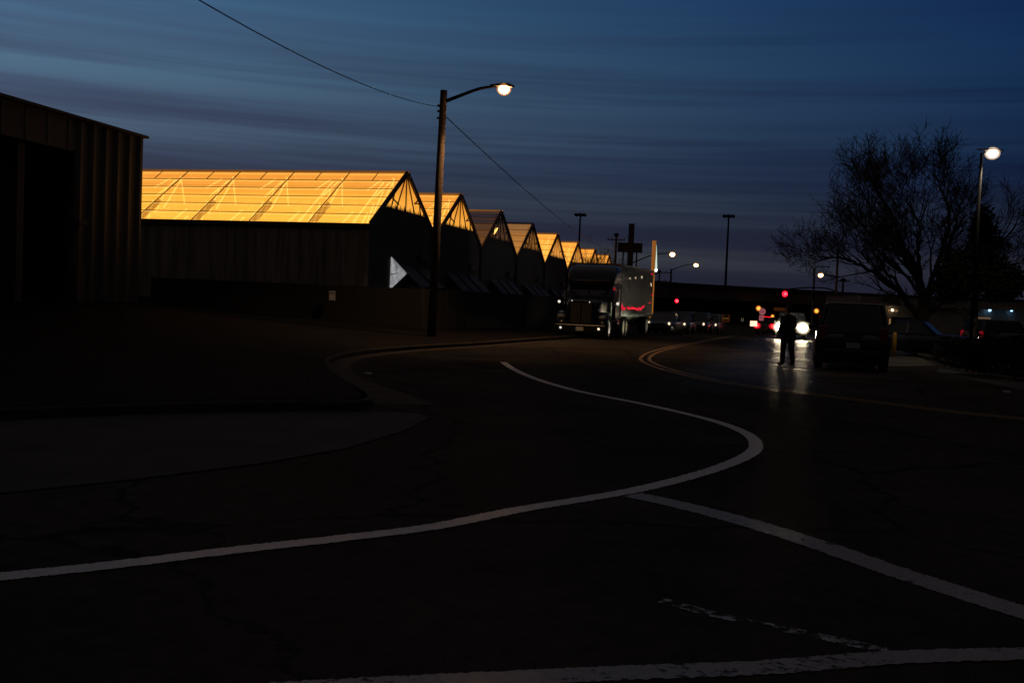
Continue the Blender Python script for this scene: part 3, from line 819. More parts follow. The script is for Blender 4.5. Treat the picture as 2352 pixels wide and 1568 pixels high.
# ------------------------------------------------------------------ fence and utility cabinet
fen = thing('screen_fence', 'long black solid fence in front of the greenhouses', 'fence', (0, 0, 0))
fp = [c0 + V((.3, .6, 0)), V((-9.5, 43.2, 0)), V((-3.9, 43.6, 0)), V((-1.4, 52, 0)), V((2.0, 65, 0)), V((6.4, 82, 0)), V((12.5, 105, 0))]
b = MB(); bp_ = MB()
for p, q in zip(fp[:-1], fp[1:]):
    n = max(2, int((q - p).length / 2.4))
    for i in range(n):
        a = p + (q - p) * (i / n); c = p + (q - p) * ((i + 1) / n)
        b.bar((a.x, a.y, .45), (c.x, c.y, .45), .05, 2.92 - 0.0)
        bp_ = MB(); bp_.box((a.x, a.y, .45), (.09, .09, 3.0)); bp_.build('post', M['black'], fen)
b.build('panel', M['fence'], fen)
p = at(763, 679, 42.7)
ub = thing('utility_cabinet', 'small pale utility box on the black fence below the ribbed greenhouse wall', 'utility box', p)
b = MB(); b.box((0, 0, 0), (.24, .18, .40)); bevel(b.build('case', M['box_white'], ub), .015)
b = MB(); b.box((0, -.01, .14), (.27, .22, .04)); b.build('lid', M['box_white'], ub)

# ------------------------------------------------------------------ street lamps
def street_lamp(name, label, base, top, wood, arm_to, lens_mat, pr=.15, lens_r=.18, grp=None, extra=True, arm_drop=.35):
    base, top, arm_to = V(base), V(top), V(arm_to)
    t = thing(name, label, 'street lamp', base, 0, grp)
    b = MB(); b.tube([V((0, 0, -.4)), (top - base) * .5, top - base], [pr, pr * .88, pr * .78], 14)
    b.build('pole', M['wood'] if wood else M['pole_dark'], t, True)
    a0 = top - base + V((0, 0, -arm_drop)); a1 = arm_to - base
    d = a1 - a0; b = MB()
    pts = [a0, a0 + V((d.x * .3, d.y * .3, d.z * .42)), a0 + V((d.x * .6, d.y * .6, d.z * .82)), a0 + V((d.x * .8, d.y * .8, d.z * .97)), a1 + V((0, 0, .02))]
    b.tube(cat_rom(pts, 4), [pr * .42 - pr * .16 * i / 16 for i in range(17)], 8)
    b.build('arm', M['pole_dark'], t, True)
    hd = V((d.x, d.y, 0)).normalized(); sd = V((-hd.y, hd.x, 0))
    b = MB(); rings = []
    for s_, w_, h_ in ((-.40, .05, .05), (-.2, .10, .08), (.0, .17, .11), (.25, .19, .12), (.42, .14, .07), (.5, .04, .03)):
        c = a1 + hd * s_ + V((0, 0, .03)); k = lens_r / .18 * (.62 if not extra else 1)
        rings.append([c + sd * (w_ * k * math.cos(q * math.pi / 5)) + V((0, 0, h_ * k * max(math.sin(q * math.pi / 5), -.3))) for q in range(10)])
    b.loft(rings); b.build('lamp_head', M['pole_grey'], t, True)
    b = MB(); b.ball(a1 + hd * (.12 * lens_r / .18) + V((0, 0, -.08 * lens_r / .18)), lens_r, 16, 10, (1.0, 1.0, .85)); bu = b.build('lens', lens_mat, t, True)
    b = MB(); b.ball(a1 + hd * (.12 * lens_r / .18) + V((0, 0, -.08 * lens_r / .18)), lens_r * 1.42, 18, 12, (1.0, 1.0, .85)); b.build('bowl', M['bowl_white'] if lens_mat is M['lamp_white'] else M['bowl_warm'], bu, True)  # fringe of light round the lens, added as a glowing shell
    if extra:
        b = MB()
        for z in (-.55, -.75, -1.0): b.cyl(top - base + V((-pr * .95, 0, z)), (1, 0, 0), .04, .12, 6)
        b.build('bolt', M['pole_grey'], t)
    return t


LY = 38.0
pb = gnd(990, 781); pt = at(1019.5, 208, pb.y); lp = at(1150, 200, pb.y)
street_lamp('street_lamp', 'tall wooden post with curved arm and large warm lamp before the greenhouses', pb, pt, True, lp, M['lamp_warm'], .165, .185, arm_drop=.42)
sd_ = bpy.data.lights.new('street_light', 'SPOT'); sd_.energy = 1500; sd_.color = (1.0, .56, .25); sd_.spot_size = R(124); sd_.spot_blend = .55; sd_.shadow_soft_size = .12
so_ = bpy.data.objects.new('street_light', sd_); COL.objects.link(so_); so_.location = lp + V((.12, 0, -.42))
ry = 34.0
rt = at(2255, 352, ry); rl = at(2272, 347, ry)
street_lamp('street_lamp', 'white street lamp on a slim pole rising behind the bare tree at right', V((rt.x, rt.y, gz(ry))), rt, False, rl, M['lamp_white'], .06, .17, extra=False, arm_drop=.05)
s2_ = bpy.data.lights.new('street_light', 'SPOT'); s2_.energy = 260; s2_.color = (1.0, .80, .55); s2_.spot_size = R(130); s2_.spot_blend = .6; s2_.shadow_soft_size = .12
so2 = bpy.data.objects.new('street_light', s2_); COL.objects.link(so2); so2.location = rl + V((.14, 0, -.40))
for (lu, lv, pu, pv, Y, txt) in ((1541, 582, 1418, 616, 110, 'far street lamp on a long arm directly above the trailer, left of the bridge'),
                              (1596, 607, 1542, 618, 150, 'far street lamp, second beyond the truck, with its grey pole on the left'),
                              (1887, 630, 1926, 560, 120, 'far street lamp reaching left from a utility pole, near the bare tree')):
    l = at(lu, lv, Y); q = at(pu, pv, Y + 2)
    street_lamp('street_lamp', txt, V((q.x, q.y, gz(Y))), q, lu == 1887, l, M['lamp_far'], .17, .25 if Y < 130 else .28, extra=False, arm_drop=.1 if lu < 1800 else 3.9)
q = at(1871, 617, 150)
ul = thing('lamp_post', 'unlit grey lamp post with short curved arm behind the red signal', 'lamp post', (q.x, q.y, gz(150)))
b = MB(); b.tube([(0, 0, 0), (0, 0, q.z - gz(150))], .17, 8); b.build('pole', M['pole_grey'], ul)
b = MB(); h = q.z - gz(150); b.tube(cat_rom([(0, 0, h), (.25, 0, h + .25), (.9, 0, h + .4), (1.6, 0, h + .35)], 4), .09, 6); b.box((1.9, 0, h + .32), (.7, .25, .14)); b.build('arm', M['pole_grey'], ul)

# cables
def cable(label, a, c, sag, r=.022):
    a, c = V(a), V(c); P = [a + (c - a) * (i / 30) - V((0, 0, sag * 4 * (i / 30) * (1 - i / 30))) for i in range(31)]
    b = MB(); b.tube(P, r, 5); return tag(b.build('overhead_cable', M['wire']), label, 'cable')
w0 = pt + V((-.12, 0, -.60)); cable('overhead cable sagging from the wooden post up to the top left', w0, at(330, -75, 15), .35, .012)
w1 = pt + V((.12, 0, -.95)); cable('overhead cable dropping from the wooden post past the greenhouse peaks', w1, at(1414, 578, 165), 1.0, .020)

# high masts
def high_mast(label, u, vt, Y, n):
    top = at(u, vt, Y); z0 = gz(150) ; h = top.z - z0
    t = thing('high_mast_light', label, 'light mast', (top.x, top.y, z0), 0, 'tall unlit masts on the skyline')
    b = MB(); b.tube([(0, 0, 0), (0, 0, h)], [.42, .22], 8); b.build('pole', M['pole_dark'], t)
    b = MB(); b.cyl((0, 0, h), (0, 0, 1), .9, .5, 10); b.build('ring', M['pole_dark'], t)
    for i in range(n):
        a = 2 * math.pi * i / n + .3; b = MB(); b.ball((1.35 * math.cos(a), 1.35 * math.sin(a), h - .1), .62, 8, 5, (1, 1, .75)); b.build('floodlight', M['pole_dark'], t)
    return t
high_mast('tall unlit mast standing behind the greenhouse peaks', 1333, 493, 300, 6)
high_mast('tall unlit mast standing alone over the bridge', 1674, 496, 290, 6)

# ------------------------------------------------------------------ signs and poles on the skyline
def utility_pole(label, u, vt, Y, arms, vb=None):
    t_ = at(u, vt, Y); z0 = gz(Y)
    o = thing('utility_pole', label, 'utility pole', (t_.x, t_.y, z0)); h = t_.z - z0
    b = MB(); b.tube([(0, 0, 0), (0, 0, h)], [.2, .14], 8); b.build('pole', M['wood'], o)
    for dz, w in arms:
        b = MB(); b.bar((-w, 0, h - dz), (w, 0, h - dz), .14); b.build('crossarm', M['wood'], o)
        b = MB()
        for x in (-w * .95, -w * .5, w * .5, w * .95): b.cyl((x, 0, h - dz + .18), (0, 0, 1), .08, .24, 6)
        b.build('insulator', M['pole_grey'], o)
    b = MB(); b.ball((0, 0, h - .1), .35, 8, 5, (1, 1, .8)); b.build('transformer', M['pole_dark'], o)
    return o
utility_pole('wooden utility pole with crossarms left of the dark pole sign', 1416, 538, 135, [(.75, 1.15)])
utility_pole('low utility pole with two crossarms between the trailer and the orange pylon', 1515, 622, 190, [(.3, 2.4), (1.9, 2.2)])
utility_pole('utility pole with wide crossarms right of the orange pylon', 1553, 650, 190, [(.2, 3.2)])
utility_pole('low utility pole with broken crossarms just right of the orange pylon', 1527, 665, 185, [(.3, 1.6), (1.1, 1.3)])
q = at(1937, 640, 140)
utility_pole('short bare pole beside the utility pole with the lamp', 1937, 641, 140, [(.3, .9)])

ps = at(1451, 514, 150); z0 = gz(150)
o = thing('pole_sign', 'dark unlit sign box on a thick square post above the truck', 'sign', (ps.x, ps.y, z0)); h = ps.z - z0
b = MB(); b.box((0, 0, h / 2), (.78, .78, h)); b.build('post', M['brown_sign'], o)
a = at(1419, 557, 150.5) - V((ps.x, ps.y, z0)); c = at(1474, 581, 150.5) - V((ps.x, ps.y, z0))
b = MB(); b.box(((a.x + c.x) / 2, .2, (a.z + c.z) / 2), (c.x - a.x, .5, a.z - c.z)); b.box(((a.x + c.x) / 2, -.08, (a.z + c.z) / 2), (c.x - a.x - .12, .06, a.z - c.z - .12)); b.build('sign_box', M['brown_sign'], o)
for u in (1431, 1462):
    x = (at(u, 600, 150) - V((ps.x, ps.y, z0))).x
    b = MB(); b.box((x, .2, c.z / 2), (.2, .2, c.z)); b.build('support_leg', M['brown_sign'], o)

pp = at(1503, 553, 105); z0 = gz(105)
o = thing('sign_pylon', 'slim orange pylon with a white uplight, behind the trailer', 'pylon', (pp.x, pp.y, z0)); h = pp.z - z0
b = MB(); b.box((0, 0, h / 2), (.36, .36, h)); b.build('post', M['orange_pylon'], o)
zl = at(1506, 620, 105).z - z0
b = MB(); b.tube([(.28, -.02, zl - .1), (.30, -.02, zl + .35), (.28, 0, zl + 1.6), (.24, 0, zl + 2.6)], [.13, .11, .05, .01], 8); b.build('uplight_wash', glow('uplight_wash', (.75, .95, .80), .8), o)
b = MB(); b.ball((.29, -.03, zl), .13, 8, 6, (1, 1, 1.5)); b.build('uplight', M['uplight'], o)
b = MB(); b.box((.25, 0, zl - .3), (.5, .3, .2)); b.box((0, 0, zl - .42), (.5, .44, .08)); b.build('bracket', M['brown_sign'], o)

# ------------------------------------------------------------------ overpass
oa, ob = at(1430, 641, 168), at(2420, 699, 225)
ob.z = at(2250, 690, 215).z
ov = thing('highway_overpass', 'long dark highway overpass closing the end of the street', 'bridge', (oa.x, oa.y, gz(160)))
O0 = V((oa.x, oa.y, gz(160))); d = V((ob.x - oa.x, ob.y - oa.y, 0)); LO_ = d.length; d.normalize()
A = oa - d * 60; B = ob + d * 120
b = MB(); b.bar(A - O0 + V((0, 0, -.45)), B - O0 + V((0, 0, -.45)), .4, .9); b.build('parapet', M['bridge_dark'], ov)
b = MB(); b.bar(A - O0 + V((0, .8, -1.75)), B - O0 + V((0, .8, -1.75)), 1.6, 1.70); b.build('girder', M['bridge'], ov)
b = MB(); b.bar(A - O0 + V((0, 6, -1.2)), B - O0 + V((0, 6, -1.2)), 10, .6); b.build('deck', M['bridge'], ov)
b = MB(); b.bar(A - O0 + V((0, 10, -4.4)), B - O0 + V((0, 10, -4.4)), .6, 5.6); b.build('abutment', M['bridge_dark'], ov)
for s_ in (30, 62, 95, 130):
    p = A + d * s_ - O0
    b = MB(); b.cyl((p.x, p.y + 4, (p.z - 2.6) / 2 - .3), (0, 0, 1), .55, p.z - 2.0, 10); b.build('pier', M['bridge_dark'], ov)

def over_pt(u, v, off=1.2):
    """point just in front of the overpass face"""
    n = V((d.y, -d.x, 0)); o_ = oa + n * off; dd = (_R * ((u - 1176) / CAM_F) + _U * (-(v - 784) / CAM_F) + _F); t = (o_ - EYE).dot(n) / dd.dot(n); return EYE + dd * t

# ------------------------------------------------------------------ traffic signals
def signal_head(b_case, b_visor, c, s=1.0):
    b_case.box(c, (.42 * s, .28 * s, 1.25 * s))
    for i in (-1, 0, 1):
        z = c.z + i * .38 * s
        b_visor.tube([c + V((0, -.14 * s, z - c.z)), c + V((0, -.38 * s, z - c.z + .02))], [.15 * s, .16 * s], 10, False)
Y = 128
sp = at(1925, 690, Y); h0 = at(1802, 675, Y); h1 = at(1868, 673, Y)
sg = thing('traffic_signal', 'red traffic signal hanging from a mast arm over the far road', 'traffic light', (sp.x, sp.y, gz(Y)))
O = V((sp.x, sp.y, gz(Y)))
b = MB(); b.tube([(0, 0, 0), (0, 0, h1.z - O.z + .2)], [.18, .14], 8); b.build('pole', M['pole_dark'], sg)
b = MB(); b.tube(cat_rom([V((0, 0, h1.z - O.z - .1)), V((-1.0, 0, h1.z - O.z + .55)), V((h1.x - O.x, 0, h1.z - O.z + .7)), V((h0.x - O.x - .4, 0, h0.z - O.z + .55))], 6), .085, 6); b.build('mast_arm', M['pole_dark'], sg)
for hp, lit in ((h0, 1), (h1, 0)):
    bc, bv = MB(), MB(); c = hp - O + V((0, 0, -.38)); signal_head(bc, bv, c); cs = bc.build('signal_head', M['black'], sg); bv.build('visor', M['black'], cs)
    if lit:
        b = MB(); b.ball(c + V((0, -.2, .38)), .34, 12, 8, (1, .5, 1)); b.build('red_lens', M['red_lamp'], cs)
        b = MB(); b.ball(c + V((0, -.40, .38)), .16, 10, 7, (1, .4, 1)); b.build('lens_core', M['red_core'], cs)
Y = 140; h0 = at(1554, 691, Y)
sg = thing('traffic_signal', 'red traffic signal on a roadside post behind the parked cars', 'traffic light', (h0.x, h0.y, gz(Y)))
O = V((h0.x, h0.y, gz(Y)))
b = MB(); b.tube([(0, .2, 0), (0, .2, h0.z - O.z + .3)], .09, 8); b.build('pole', M['pole_dark'], sg)
bc, bv = MB(), MB(); c = h0 - O + V((0, 0, -.38)); signal_head(bc, bv, c); cs = bc.build('signal_head', M['black'], sg); bv.build('visor', M['black'], cs)
b = MB(); b.ball(c + V((0, -.2, .38)), .24, 12, 8, (1, .5, 1)); b.build('red_lens', M['red_lamp'], cs)
b = MB(); b.ball(c + V((0, -.36, .38)), .17, 10, 7, (1, .4, 1)); b.build('lens_core', M['red_core'], cs)

# amber lamps and the faint board under the bridge
for u, v, s_, lb in ((1742, 708, .30, 'amber wall lamp under the bridge, above the red tail lights'), (1875, 714, .30, 'amber wall lamp under the bridge, left of the van roof'), (1774, 726, .2, 'smallest amber lamp under the bridge, low beside the tail lights')):
    p = over_pt(u, v, 2.0)
    t = thing('bulkhead_lamp', lb, 'lamp', p); b = MB(); b.ball((0, -.1, 0), s_, 10, 7); gl_ = b.build('lamp', M['lamp_amber'], t)
    b = MB(); b.ball((0, -.1, 0), s_ * 1.6, 12, 8); b.build('globe', M['bowl_amber'], gl_)  # amber halo of the lamp, added as a larger glowing ball
    b = MB(); b.bar((0, 0, -s_), (0, .9, -s_), .14); b.tube([(0, .5, -s_), (0, .5, gz(p.y) - p.z)], .08, 6); b.build('bracket', M['pole_dark'], t)
p = over_pt(1790, 710, 1.6); t = thing('bridge_board', 'faint brown board under the bridge beside the amber lamp', 'board', p)
b = MB(); b.box((0, 0, 0), (2.0, .1, .6)); b.build('face', mat('brown_board', (.2, .09, .04), .7, emit=(.5, .15, .04), estr=.045), t)
b = MB(); b.bar((0, .2, .2), (0, .2, gz(p.y) - p.z), .12); b.build('post', M['pole_dark'], t)

# ------------------------------------------------------------------ roadside signs
def sign_on_post(name, label, u, v, Y, w, h, face, rim=None, post=True):
    p = at(u, v, Y); z0 = gz(Y); t = thing(name, label, 'sign', (p.x, p.y, z0)); z = p.z - z0
    b = MB(); b.tube([(0, .05, 0), (0, .05, z + h * .3)], .04, 6); b.build('post', M['pole_grey'], t)
    b = MB(); b.box((0, 0, z), (w, .04, h)); f = bevel(b.build('board', face, t), .03)
    return t, z
t, z = sign_on_post('lit_sign', 'small glowing cream sign low on a post beside the tail lights', 1731, 743, 96, .66, .50, M['sign_lit'])
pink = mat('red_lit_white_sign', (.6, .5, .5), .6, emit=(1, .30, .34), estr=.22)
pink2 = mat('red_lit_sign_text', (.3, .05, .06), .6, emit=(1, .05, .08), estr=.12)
t, z = sign_on_post('road_sign', 'pair of white road signs on one post, tinted red by tail lights', 1749, 730, 99, .46, .52, pink)
b = MB(); b.cyl((.06, 0, z + .62), (0, 1, 0), .34, .04, 8); b.build('upper_board', pink, t)
b = MB()
for dz in (.72, .58, .14, -.02, -.14): b.bar((-.16, -.035, z + dz), (.2, -.035, z + dz), .02, .035)
b.build('lettering', pink2, t)
t, z = sign_on_post('warning_sign', 'dim orange square road sign right of the parked cars', 1667, 731, 92, .74, .68, mat('orange_warning_face', (.30, .10, .03), .6, emit=(.6, .14, .04), estr=.03))
b = MB(); b.bar((-.28, -.03, z), (.28, -.03, z), .02, .16); b.build('stripe', mat('amber_stripe', (.5, .3, .05), .6, emit=(.9, .4, .05), estr=.06), t)
b = MB(); b.cyl((0, -.024, z + .06), (0, 1, 0), .25, .012, 12); b.build('symbol', M['brown_sign'], t)
for u, lb in ((1703, 'left of two thin white marker posts near the warning sign'), (1707, 'right of two thin white marker posts near the warning sign')):
    p = at(u, 734, 94); t = thing('marker_post', lb, 'marker post', (p.x, p.y, gz(94)), 0, 'thin white marker posts')
    b = MB(); b.tube([(0, 0, 0), (0, 0, p.z - gz(94) + .2)], .03, 6); b.build('post', M['pole_grey'], t)
    b = MB(); b.box((0, -.04, p.z - gz(94)), (.06, .02, .3)); b.build('reflector', mat('white_reflector', (.5, .45, .4), .5, emit=(1, .8, .6), estr=.10), t)

# ------------------------------------------------------------------ cars
def rounded(w, l, z, x0, n=4, r=.25):
    """plan outline, centred sideways, from x0 back to x0-l"""
    pts = []
    for cx_, cy_, a0 in ((x0 - r, w - r, 0), (x0 - l + r, w - r, 90), (x0 - l + r, -w + r, 180), (x0 - r, -w + r, 270)):
        for i in range(n + 1):
            a = R(a0 + 90 * i / n)
            pts.append(V((cx_ + r * math.cos(a), cy_ + r * math.sin(a), z)))
    return pts


def wheel(parent, x, y, r, w):
    b = MB(); sgn = 1 if y > 0 else -1
    b.tube([(x, y - w / 2, r), (x, y - w / 2 + .03, r), (x, y + w / 2 - .03, r), (x, y + w / 2, r)], [r * .9, r, r, r * .9], 20)
    o = b.build('wheel', M['rubber'], parent, False)
    b = MB(); b.cyl((x, y + sgn * (w / 2 - .01), r), (0, 1, 0), r * .6, .05, 14); b.build('rim', M['rim'], o)
    return o


def make_car(name, label, loc, rotz, kind, paint_m, front=None, rear=None, group=None):
    """local +x is the front of the car"""
    P = {'sedan': dict(L=4.6, W=.89, belt=.92, roof=1.43, hood=1.35, trunk=.95, c0=.65, c1=.55),
         'suv': dict(L=4.7, W=.93, belt=1.05, roof=1.74, hood=1.15, trunk=.08, c0=.62, c1=.22),
         'van': dict(L=5.0, W=.98, belt=1.08, roof=1.90, hood=.95, trunk=.05, c0=.75, c1=.18),
         'pickup': dict(L=5.4, W=.96, belt=1.08, roof=1.80, hood=1.45, trunk=1.9, c0=.5, c1=.15)}[kind]
    t = thing(name, label, 'van' if kind == 'van' else ('pickup truck' if kind == 'pickup' else 'car'), loc, rotz, group)
    L_, W, belt, roof = P['L'], P['W'], P['belt'], P['roof']; f = L_ / 2
    # body shell: sections along the car
    b = MB(); rings = []
    hz = belt - .04
    for x, z0, zt, w in ((f, .38, .62, W * .72), (f - .06, .28, .74, W * .88), (f - .3, .22, hz - .12, W * .97), (f - P['hood'] * .6, .2, hz - .03, W), (f - P['hood'], .2, belt, W),
                         (0, .2, belt, W), (-f + P['trunk'] + .05, .2, belt, W), (-f + .25, .22, belt - (.04 if kind == 'sedan' else 0), W * .98), (-f + .05, .28, belt - .06, W * .92), (-f, .40, belt - .16, W * .82)):
        zm = (z0 + zt) / 2
        half = [(w * .86, z0), (w * .98, z0 + .12), (w, zm), (w * .97, zt - .10), (w * .86, zt - .01), (w * .4, zt + .012)]
        rings.append([V((x, y, z)) for y, z in half] + [V((x, -y, z)) for y, z in reversed(half)])
    b.loft(rings); b.build('body', paint_m, t, True)
    # cabin glass and roof
    c0_, c1_ = f - P['hood'], -f + P['trunk']
    cabin_l = c0_ - c1_
    g0 = rounded(W * .93, cabin_l, belt - .02, c0_, 4, .16); g1 = rounded(W * .76, cabin_l - P['c0'] - P['c1'], roof - .05, c0_ - P['c0'], 4, .16)
    b = MB(); b.loft([g0, g1]); b.build('window', M['glass'], t)
    b = MB(); r0 = rounded(W * .785, cabin_l - P['c0'] - P['c1'] + .05, roof - .06, c0_ - P['c0'] + .03, 4, .18); r1 = rounded(W * .68, cabin_l - P['c0'] - P['c1'] - .25, roof, c0_ - P['c0'] - .12, 4, .18)
    b.loft([r0, r1]); b.build('roof', paint_m, t, True)
    for sy in (-1, 1):
        xs0 = (c0_ - .05, (c0_ + c1_) / 2, c1_ + .05); xs1 = (c0_ - P['c0'] - .04, (c0_ - P['c0'] + c1_ + P['c1']) / 2, c1_ + P['c1'] + .04)
        for xa, xb in zip(xs0, xs1):
            b = MB(); b.bar((xa, sy * W * .925, belt - .02), (xb, sy * W * .765, roof - .06), .09, .03); b.build('pillar', paint_m, t)
    for x in (f - .88, -f + .92):
        for sy in (-1, 1): wheel(t, x, sy * (W - .10), .34 if kind == 'sedan' else .37, .23)
    for sy in (-1, 1):
        b = MB(); b.box((c0_ - .3, sy * (W + .10), belt + .06), (.10, .2, .15)); bevel(b.build('mirror', paint_m, t), .03)
        b = MB(); b.ball((f - .10, sy * W * .72, .70 if kind == 'sedan' else .80), .105 if front is not M['head'] else .31, 12, 8, (.7, .8, 1.3) if front is not M['head'] else (.7, 1, .9)); hl = b.build('headlight', front or M['chrome'], t)
        if front is M['head']: b = MB(); b.ball((f - .06, sy * W * .72, .80), .47, 14, 9, (.6, 1, .9)); b.build('cover_glass', M['bowl_head'], hl)  # headlight halo, added as an oversized glowing shell
        if rear is M['tail_red']: b = MB(); b.ball((-f - .06, sy * W * .80, belt - .16), .20, 10, 7, (.6, 1, .8)); tc_ = b.build('lamp_core', M['red_core'], t); b = MB(); b.ball((-f - .06, sy * W * .80, belt - .16), .36, 12, 8, (.6, 1.1, .8)); b.build('lens_cover', M['bowl_red'], tc_)  # red halo round each tail light, added as a glowing ball
        b = MB(); b.box((-f + .06, sy * W * .80, belt - .22 if kind != 'van' else belt - .05), (.10, .22, .20 if kind == 'sedan' else .42)); bevel(b.build('taillight', rear or mat_tail, t), .03)
    b = MB(); b.box((f - .02, 0, .46), (.12, W * 1.5, .16)); bevel(b.build('front_bumper', M['chrome'] if kind == 'pickup' else paint_m, t), .04)
    b = MB(); b.box((-f + .0, 0, .50), (.14, W * 1.6, .20)); bevel(b.build('rear_bumper', M['chrome'] if kind == 'pickup' else M['black'], t), .04)
    b = MB(); b.box((-f - .06, 0, .72 if kind != 'pickup' else .52), (.02, .36, .15)); b.build('licence_plate', M['box_white'], t)
    b = MB(); b.box((f + .03, 0, .66), (.03, W * .9, .14)); b.build('grille', M['black'], t)
    return t


mat_tail = mat('dark_red_lens', (.16, .01, .012), .2, coat=.6)
car_black = mat('black_car_paint', (.010, .010, .012), .22, 0, .2, 2, coat=.8)
car_grey = mat('grey_car_paint', (.03, .031, .034), .3, .3, .2, 2, coat=.6)
car_blue = mat('dark_blue_car_paint', (.015, .022, .05), .25, .2, .2, 2, coat=.8)
car_silver = mat('silver_car_paint', (.22, .22, .23), .3, .5, .2, 2, coat=.6)
ROADROT = math.atan2(-.95, -.31)        # facing the camera down the street


def place(u, v, Y):
    p = at(u, v, Y); return (p.x, p.y, gz(Y))


parked = [(1527, 66, 'sedan', car_grey, 'grey car half hidden behind the trailer, first of the parked row'),
          (1562, 72, 'sedan', car_black, 'black car second in the parked row with a bright warm glint'),
          (1567, 84, 'suv', car_blue, 'dark tall car standing above the others in the parked row'),
          (1606, 86, 'suv', car_black, 'black car left of the row end with its lamps catching light'),
          (1634, 94, 'suv', car_silver, 'silver topped car last in the parked row')]
for i, (u, Y, kind, pm, lb) in enumerate(parked):
    make_car('parked_car', lb, place(u, 740, Y), ROADROT, kind, pm, M['glint'], None, 'cars parked beyond the truck')

make_car('braking_pickup', 'vehicle seen from behind with both red tail lights burning on the far road', place(1762, 740, 104), R(72), 'pickup', car_black, None, M['tail_red'])
p3 = at(1760, 733, 102.0)
# its centre brake lamp
for o_ in [x for x in bpy.data.objects if x.name.startswith('braking_pickup')]:
    b = MB(); b.box((-.30, .0, 1.72), (.08, .72, .20)); b.build('brake_lamp', M['tail_red'], o_)
make_car('oncoming_car', 'oncoming car with blazing white headlights behind the standing person', place(1818, 740, 66), math.atan2(-1, -.27), 'suv', car_black, M['head'])
VAN = place(1951, 770, 30.4)
van = make_car('parked_van', 'black van seen from behind at the right kerb', VAN, R(74), 'van', car_black)
b = MB(); b.box((-2.56, 0, 1.0), (.03, .5, .05)); b.build('tailgate_handle', M['chrome'], van)
for sy in (-1, 1):
    b = MB(); b.bar((.9, sy * .66, 1.95), (-2.0, sy * .66, 1.95), .05, .04); b.build('roof_rail', M['chrome'], van)
b = MB(); b.tube([(-2.35, -.1, 1.02), (-2.38, .1, 1.25)], .012, 5); b.build('wiper', M['black'], van)
make_car('parked_car', 'dark car with blue sky on its windscreen, right of the van', place(2078, 760, 41), R(150), 'sedan', car_blue)
make_car('parked_car', 'dark car at far right with dim red tail lamps', place(2300, 757, 62), R(20), 'suv', car_black, None, M['red_faint'])

# ------------------------------------------------------------------ truck tractor
tp = at(1333, 752, 45.5)
TR = math.atan2(-math.cos(R(13)), -math.sin(R(13)))
trk = thing('semi_truck', 'dark blue semi truck with a chrome grille and tall roof fairing facing the camera', 'truck', (tp.x, tp.y, gz(45.5) - .05), TR)


def sect(x, w, z0, z1, r=.14, n=3):
    pts = []
    for cy_, cz_, a0 in ((w - r, z1 - r, 0), (-w + r, z1 - r, 90), (-w + r, z0 + r, 180), (w - r, z0 + r, 270)):
        for i in range(n + 1):
            a = R(a0 + 90 * i / n); pts.append(V((x, cy_ + r * math.cos(a), cz_ + r * math.sin(a))))
    return pts
b = MB(); b.loft([sect(-.04, .50, .85, 1.66, .10), sect(-.12, .62, .85, 1.72, .16), sect(-.9, .80, .8, 1.84, .2), sect(-1.95, .98, .8, 1.98, .2)]); b.build('hood', M['navy'], trk, True)
for sy in (-1, 1):
    b = MB(); P = []
    for i in range(9):
        a = math.pi * i / 8; P.append((-1.0 + .74 * math.cos(a), .62 + .66 * math.sin(a)))
    rings = [[V((x, sy * .72, z)), V((x, sy * 1.17, z - .03)), V((x * .97 - .03, sy * 1.17, z - .12)), V((x * .97 - .03, sy * .72, z - .10))] for x, z in P]
    b.loft(rings); b.build('fender', M['navy'], trk, True)
    b = MB(); b.ball((-.30, sy * .93, 1.02), .19, 12, 8, (.7, 1.0, .62)); b.build('headlight', mat('truck_headlight_glass', (.25, .25, .27), .1, .4, coat=1), trk, True)
    b = MB(); b.ball((.24, sy * .86, .52), .055, 8, 6); b.build('fog_lamp', M['glint_w'] if sy < 0 else M['glint'], trk)
    wheel(trk, -1.0, sy * 1.0, .52, .30)
    for x in (-6.1, -7.35): wheel(trk, x, sy * .95, .52, .5)
    b = MB(); b.cyl((-3.4, sy * .98, .72), (1, 0, 0), .30, 1.5, 16); b.build('fuel_tank', M['chrome'], trk, True)
    b = MB(); b.box((-2.05, sy * 1.38, 2.05), (.16, .10, .62)); mo = bevel(b.build('mirror', M['black'], trk), .03)
    b = MB(); b.bar((-2.2, sy * 1.02, 2.4), (-2.05, sy * 1.36, 2.34), .04); b.bar((-2.2, sy * 1.02, 1.75), (-2.05, sy * 1.36, 1.78), .04); b.build('bracket', M['chrome'], mo)
    b = MB(); b.ball((-2.0, sy * 1.38, 1.68), .07, 8, 6); b.build('convex_mirror', M['glint_w'], mo)
    b = MB(); b.tube([(-2.35, sy * 1.16, .9), (-2.35, sy * 1.16, 2.2)], .09, 10); b.build('air_cleaner', M['chrome'], trk, True)
    b = MB(); b.quad((-2.55, sy * 1.062, 1.75), (-3.25, sy * 1.062, 1.75), (-3.25, sy * 1.062, 2.42), (-2.75, sy * 1.062, 2.42)); b.build('side_window', M['glass'], trk)
    b = MB(); b.box((-2.9, sy * 1.075, 1.55), (.16, .04, .04)); b.build('door_handle', M['chrome'], trk)
    b = MB(); b.prism([(-4.95, sy * 1.14, .95), (-5.45, sy * 1.10, .95), (-5.45, sy * 1.10, 3.1), (-4.95, sy * 1.14, 3.3)], (0, 0, 0), (0, sy * .04, 0)); b.build('side_extender', M['navy'], trk)
    b = MB(); b.box((-2.7, sy * 1.02, .62), (.8, .28, .34)); b.build('step', M['chrome'], trk)
